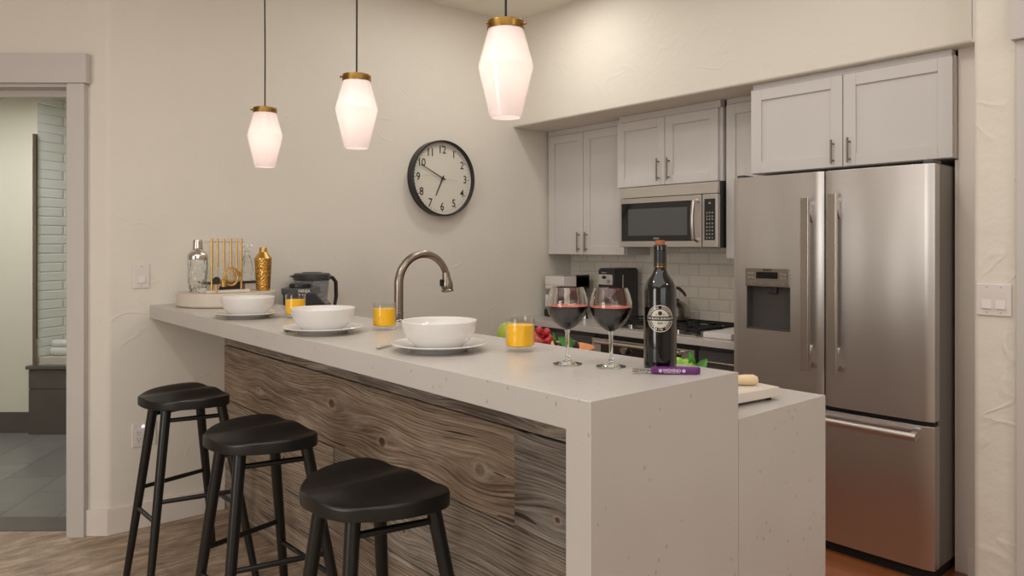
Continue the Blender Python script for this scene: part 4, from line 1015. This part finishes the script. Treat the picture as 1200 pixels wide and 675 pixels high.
# riser with decanters
rs = thing('riser_stand', 'low black-topped stand carrying the decanters on the tray', 'stand', (1.358, 3.80, TT))
m = MB(); m.box(-.130, .145, -.035, .090, .034, .044, .003); m.build('top', 'cloth_dark', rs)
m = MB(); m.prism([(-.060, 0), (.060, 0), (.050, .034), (-.045, .034)], -.030, -.004, axis='Y'); m.build('dark_foot', 'cloth_dark', rs)
m = MB(); m.box(-.125, -.070, -.028, .070, .0, .034, .003); m.box(.070, .138, -.028, .070, 0, .034, .003); m.build('white_foot', 'marble', rs)
RZ = TT+.0445
dc = thing('decanter', 'square glass decanter with wide flat disc stopper, left on the black stand', 'decanter', (1.272, 3.826, RZ))
def sqbottle(m, w, h, neck, nh):
    m.box(-w/2, w/2, -w/2, w/2, 0, h, .010, 3)
    m.lathe([(neck*1.7, h-.002), (neck, h+.010), (neck, h+nh), (neck*1.25, h+nh+.002), (neck*1.25, h+nh+.006), (0, h+nh+.006)], 28)
m = MB(); sqbottle(m, .072, .150, .014, .030); m.build('body', 'thin', dc)
m = MB(); m.lathe([(0, .187), (.012, .187), (.034, .194), (.036, .200), (.034, .206), (0, .208)], 36); m.build('stopper', 'thin', dc)
d2 = thing('decanter', 'square glass decanter with cube stopper, middle of the black stand', 'decanter', (1.382, 3.826, RZ))
m = MB(); sqbottle(m, .068, .152, .014, .026); m.build('body', 'thin', d2)
m = MB(); m.box(-.022, .022, -.022, .022, .188, .224, .005, 2); m.build('stopper', 'thin', d2)
d3 = thing('decanter', 'small cut-glass decanter with angular stopper next to the gold shaker', 'decanter', (1.462, 3.842, RZ))
m = MB(); m.lathe([(0, 0), (.026, 0), (.032, .006), (.034, .06), (.022, .115), (.012, .135), (.012, .150), (.016, .153), (0, .154)], 10); m.build('body', 'cutglass', d3, smooth=False)
m = MB(); m.lathe([(0, .155), (.009, .155), (.012, .166), (.026, .178), (.026, .190), (0, .192)], 8); m.build('stopper', 'glass', d3, smooth=False)
# bar tool stand with hanging tools
tsd = thing('bar_tool_stand', 'gold two-post bar tool rack on a white marble base', 'bar tool stand', (1.272, 3.600, TT))
m = MB(); m.box(-.105, .105, -.030, .030, 0, .013, .003); m.build('base', 'marble', tsd)
for xx in (-.071, .071): m = MB(); m.tube([(xx, 0, .013), (xx, 0, .262)], .0052, 16); m.build('post', 'gold', tsd)
m = MB(); m.tube([(-.088, 0, .246), (.088, 0, .246)], .0018, 10); m.build('rail', 'chrome', tsd)
LIFT = 0
BTG = 'gold bar tools hanging on the rack'
def tool(name, label, x, parts):
    mm = MB(); parts(mm); o = mm.build(name, 'gold'); o.location = (1.272+x, 3.592, TT); return tag(o, label, name.replace('_', ' '), BTG)
def stick(mm, z0, z1, r=.0042): mm.tube([(0, 0, z0), (0, 0, z1)], r, 12)
def muddler(mm): stick(mm, .13, .262, .0048); stick(mm, .085, .131, .003)
tool('bar_spoon', 'thin gold bar spoon hanging beside the left post', -.046, lambda mm: (stick(mm, .125, .262, .0044), stick(mm, .06, .126, .0022), mm.ball((0, 0, .050), .012, (1, .5, 1.3), 14)))
def jigger(mm):
    stick(mm, .125, .262, .0052); stick(mm, .068, .126, .003)
    mm.lathe([(.0125, .030), (.014, .030), (.0148, .062), (.006, .066), (0, .066)], 24)
tool('jigger_spoon', 'gold long-handled jigger hanging second from the left post', -.016, jigger)
def strainer(mm):
    stick(mm, .115, .262, .0048)
    pts_ = [(.034*math.cos(2*PI*i/32), -.002, .078+.042*math.sin(2*PI*i/32)) for i in range(33)]; mm.tube(pts_, .0055, 10, cap=False)
    pts_ = [(.021*math.cos(2*PI*i/32), -.002, .078+.029*math.sin(2*PI*i/32)) for i in range(33)]; mm.tube(pts_, .0028, 8, cap=False)
    for xx in (-.008, 0, .008): mm.tube([(xx, -.002, .055), (xx, -.002, .10)], .0015, 6)
tool('cocktail_strainer', 'gold oval cocktail strainer hanging in the middle of the rack', .018, strainer)
def opener(mm):
    stick(mm, .10, .262, .0042)
    pts_ = [(.013*math.cos(2*PI*i/24), 0, .088+.017*math.sin(2*PI*i/24)) for i in range(25)]; mm.tube(pts_, .0038, 8, cap=False)
tool('bottle_opener', 'gold loop bottle opener hanging beside the right post', .046, opener)
bs = thing('bottle_stopper', 'dark round-headed bottle stopper with gold stem before the left gold post', 'bottle stopper', (1.206, 3.552, TT))
mm = MB(); mm.lathe([(0, -.004), (.012, -.006), (.017, -.002), (.0185, .004), (.016, .007), (0, .006)], 28, mat=Matrix.Translation((0, 0, .062)) @ RY); mm.build('head', 'cloth_dark', bs)
mm = MB(); mm.tube([(0, 0, .0005), (0, 0, .044)], .0045, 12); mm.build('stem', 'gold', bs)

# ============================================================ LOWER COUNTER: blender, faucet, fruit, board
LZ = BL+.0005
bl = thing('blender', 'black blender motor unit with sloping keypad behind the bar', 'blender', (1.700, 3.640, LZ), -.6)
m = MB(); m.prism([(-.100, 0), (.110, 0), (.122, .02), (.118, .095), (.055, .165), (-.095, .170), (-.104, .155)], -.085, .085, .008, 2, axis='Y'); m.build('housing', 'black_plastic', bl)
m = MB(); m.prism([(-.108, .155), (.052, .155), (.060, .160), (.056, .186), (-.112, .186)], -.090, .090, .004, 2, axis='Y'); m.build('collar', 'dark_plastic', bl)
m = MB(); m.lathe([(0, .186), (.056, .186), (.058, .192), (.056, .206), (.050, .210), (.030, .211), (0, .208)], 40, c=(-.030, 0, 0)); m.build('jar_coupling', 'black_plastic', bl)
m = MB()
nrm = Vector((.070, 0, .063)).normalized(); al = Vector((.063, 0, -.070)).normalized()
for r in range(3):
    for c in range(4):
        p = Vector((.063, -.060+.040*c, .157))+al*(.016+.024*r)+nrm*.001
        q = [p+al*(-.008)+Vector((0, -.014, 0)), p+al*.008+Vector((0, -.014, 0)), p+al*.008+Vector((0, .014, 0)), p+al*(-.008)+Vector((0, .014, 0))]
        m.mesh([tuple(v) for v in q], [(0, 1, 2, 3)])
m.build('key_markings', 'ink_grey', bl, smooth=False)
m = MB(); put(m, glyphs('NINJA', .022, bold=.0006), lambda x, y: (.005+x, -.0905, .172+y)); m.build('brand_lettering', 'label_print', bl, smooth=False)
bj = thing('pitcher', 'clear blender pitcher with black lid and black handle', 'blender pitcher', (1.835, 3.855, LZ), -.15)
m = MB(); m.lathe([(.070, .0), (.074, .003), (.094, .214), (.092, .214), (.072, .006), (.070, .004)], 40, closed=True); m.build('pitcher', 'frost', bj)
m = MB(); m.lathe([(0, .214), (.098, .214), (.101, .220), (.101, .246), (.094, .252), (.055, .254), (.05, .258), (0, .259)], 44); m.prism([(-.125, .236), (-.098, .226), (-.098, .246)], -.02, .02, axis='Y'); m.build('lid', 'dark_plastic', bj)
m = MB(); m.tube([(.088, 0, .232), (.118, 0, .224), (.137, 0, .200), (.139, 0, .12), (.130, 0, .062), (.084, 0, .05)], [.010, .011, .011, .011, .010, .008], 14); m.build('handle', 'black_plastic', bj)
m = MB(); m.tube([(0, 0, .01), (0, 0, .214)], .010, 12)
for z_, a_ in ((.06, 0), (.12, 2), (.18, 4)): m.box(-.05, .05, -.006, .006, z_, z_+.006, .002, mat=Matrix.Rotation(a_*.5, 4, 'Z'))
m.build('blade_stack', 'dark_plastic', bj)
m = MB()
for k in range(7):
    rr = .076+.020*(.03+.026*k)/.214+.0013
    v = []
    for i in range(5):
        a = -1.25+.07*i
        for dz in (0, .0016): v.append((rr*math.cos(a), rr*math.sin(a), .03+.026*k+dz))
    m.mesh(v, [(2*i, 2*i+1, 2*i+3, 2*i+2) for i in range(4)])
m.build('measuring_marks', 'ink_grey', bj, smooth=False)
# faucet
fc = thing('kitchen_faucet', 'satin metal gooseneck kitchen faucet behind the bar', 'faucet', (1.620, 2.60, LZ), 0)
m = MB(); m.lathe([(0, 0), (.030, 0), (.031, .005), (.026, .010), (.021, .016), (.020, .040), (.024, .046), (.028, .058), (.030, .070), (.027, .084), (.021, .094), (.022, .098), (.020, .102), (.018, .104)], 36); m.build('base', 'faucet', fc)
path = [(0, 0, .10), (0, 0, .16), (0, 0, .22), (0, 0, .248)]; Rr = .1225
for i in range(1, 19): a = PI-PI*.90*i/18; path.append((Rr+Rr*math.cos(a), 0, .248+Rr*math.sin(a)))
m = MB(); m.tube(path, [.0185]*4+[.0185-.004*i/18 for i in range(1, 19)], 24); m.lathe([(.0195, .125), (.0202, .128), (.0195, .131)], 32); m.build('gooseneck', 'faucet', fc)
a = PI*.1; ex, ez = path[-1][0], path[-1][2]
m = MB(); m.lathe([(0.0, .004), (.016, .004), (.0175, -.010), (.018, -.020), (.024, -.040), (.026, -.056), (.023, -.068), (.026, -.072), (.026, -.078), (.021, -.080), (0, -.080)], 32, mat=Matrix.Translation((ex, 0, ez)) @ Matrix.Rotation(-.10, 4, 'Y')); m.build('spray_head', 'faucet', fc)
m = MB(); m.box(ex-.030, ex-.020, -.007, .007, ez-.055, ez-.025, .003); m.build('spray_button', 'rubber', fc)
m = MB(); m.tube([(-.02, .0, .080), (-.045, .01, .092), (-.075, .02, .098)], [.009, .006, .0075], 12); m.build('lever', 'faucet', fc)
# fruit in a wooden bowl
fb = MB(); fb.lathe([(0, .006), (.05, .006), (.055, 0), (.062, 0), (.095, .022), (.128, .044), (.138, .053), (.135, .056), (.123, .049), (.092, .030), (.055, .014), (0, .012)], 56)
fo = fb.build('fruit_bowl', 'wood_bowl'); fo.location = (1.785, 1.845, LZ); tag(fo, 'honey-coloured wooden fruit bowl on the lower counter behind the bar', 'bowl')
def fruit(name, mat, x, y, z, r, label, cat, sc=(1, 1, 1), group=None, stem=False):
    m = MB(); prof = [(0, -.86), (.3, -.95), (.62, -.82), (.9, -.42), (1.0, .05), (.9, .5), (.62, .84), (.3, .95), (.1, .88), (0, .84)]
    m.lathe([(p[0]*r*sc[0], p[1]*r*sc[2]) for p in prof], 28); 
    if stem: m.tube([(0, 0, r*.82*sc[2]), (.002, .001, r*1.25*sc[2])], [.0016, .0012], 6)
    o = m.build(name, mat, angle=80); o.location = (x, y, z); o.rotation_euler = (.2, -.15, 0); return tag(o, label, cat, group)
fruit('apple', 'peach', 1.700, 1.830, 1.072, .038, 'red-orange apple at the left of the wooden fruit bowl', 'apple')
fruit('plum', 'plum', 1.665, 1.772, 1.050, .031, 'maroon plum in the fruit bowl below the red grapes', 'plum')
fruit('plum', 'darkplum', 1.722, 1.755, 1.058, .021, 'small dark plum in the fruit bowl left of the leaf', 'plum')
fruit('plum', 'darkplum', 1.770, 1.742, 1.060, .022, 'small dark plum in the fruit bowl under the leaf', 'plum')
fruit('pear', 'pear', 1.720, 2.02, 1.070, .042, 'green pear behind the nearest glass of juice', 'pear', (1, 1, 1.35), stem=True)
fruit('orange', 'orangefruit', 1.835, 1.835, 1.040, .030, 'orange at the right side of the wooden fruit bowl', 'orange')
R = random.Random(5)
gsx = [(0, 0, .052, 'upper left red grape on top of the fruit in the wooden bowl'), (.024, -.006, .047, 'upper right red grape on top of the fruit in the wooden bowl'),
       (.014, .012, .030, 'red grape tucked below the top two grapes'), (.034, .002, .028, 'red grape between the top grapes and the thin leaf'), (.026, -.022, .018, 'lowest red grape resting against the small dark plum')]
for i, (dx, dy, dz, lb) in enumerate(gsx):
    gx, gy, gz = 1.672+dx*.758+dy*.652, 1.805-dx*.652+dy*.758, 1.064+dz
    m = MB(); m.ball((0, 0, 0), .0125, (1, 1, 1.2), 16); o = m.build('grape', 'grape'); o.location = (gx, gy, gz); o.rotation_euler = (R.uniform(-.6, .6), R.uniform(-.6, .6), 0)
    tag(o, lb, 'grape', 'red grapes on the fruit bowl')
def leaf(name, label, base, tip, w, mat='leaf', group=None, curl=.012):
    base = Vector(base); tip = Vector(tip); d = tip-base; L = d.length; ax_ = d.normalized(); sd = ax_.cross(Vector((0.652, .758, 0))).normalized()
    nn = ax_.cross(sd); v = []; f = []; N = 10
    for i in range(N+1):
        t = i/N; ww = w*math.sin(PI*min(1, t*.94+.05))**.8*(1+.12*(i % 2))
        c = base+d*t+nn*curl*math.sin(PI*t)
        for j in (-1, -.5, 0, .5, 1): v.append(tuple(c+sd*ww*j+nn*(.004*abs(j)-.0)))
    n1 = len(v)
    for i in range(n1): v.append(tuple(Vector(v[i])+nn*.0008))
    for i in range(N):
        for j in range(4):
            a = i*5+j; f.append((a, a+1, a+6, a+5)); f.append((n1+a, n1+a+5, n1+a+6, n1+a+1))
    m = MB(); m.mesh(v, f); o = m.build(name, mat, angle=80); return tag(o, label, 'leaf', group)
leaf('leaf', 'broad green leaf on the fruit in the wooden bowl', (1.76, 1.73, 1.066), (1.700, 1.745, 1.098), .018)
leaf('leaf', 'thin upright green leaf beside the red grapes', (1.725, 1.78, 1.06), (1.718, 1.785, 1.112), .005)
# greens in a small bowl by the bottle
gb = MB(); gb.lathe([(0, .004), (.035, .004), (.038, 0), (.042, 0), (.070, .03), (.078, .058), (.076, .060), (.068, .034), (.04, .010), (0, .009)], 48)
go_ = gb.build('small_bowl', 'porcelain'); go_.location = (1.700, 1.260, LZ); tag(go_, 'small white bowl of limes hidden behind the bar top near the bottle', 'bowl')
for i, (x, y, z) in enumerate(((1.665, 1.262, 1.062), (1.705, 1.232, 1.060), (1.720, 1.280, 1.058))):
    fruit('lime', 'lime', x, y, z, .024, ('green lime nearest the wine bottle in the small bowl', 'green lime at the foot of the tall leaf', 'green lime at the back of the small bowl, mostly hidden')[i], 'lime', (1, 1, 1.05), 'limes in the small bowl')
leaf('leaf', 'tall green leaf standing among the limes', (1.715, 1.225, 1.06), (1.695, 1.222, 1.112), .009)
leaf('leaf', 'short green leaf leaning out to the right of the limes', (1.705, 1.215, 1.05), (1.735, 1.190, 1.088), .012)
# board and pestle
m = MB(); m.prism([(1.60, 1.030), (1.800, 1.0085), (1.822, 1.165), (1.618, 1.180)], .008, .034, .004, 2); bo_ = MB()
bd = m.build('marble_board', 'marble'); bd.location = (0, 0, LZ); tag(bd, 'white marble board on the lower counter beside the step of the bar', 'board')
for (x, y) in ((1.63, 1.05), (1.78, 1.03), (1.80, 1.15), (1.64, 1.16)):
    f_ = MB(); f_.lathe([(0, 0), (.008, 0), (.008, .0085), (0, .0085)], 16, c=(x, y, 0)); f_.build('foot', 'rubber', bd)
m = MB(); m.tube([(1.650, 1.16, 1.045), (1.715, 1.105, 1.0445), (1.745, 1.078, 1.0445), (1.762, 1.063, 1.0445), (1.770, 1.056, 1.0445)], [.0085, .0105, .0145, .0148, .009], 20)
mo = m.build('wooden_pestle', 'wood_light'); mo.location = (0, 0, -.002); tag(mo, 'pale wooden utensil handle lying on the white marble board', 'wooden utensil')
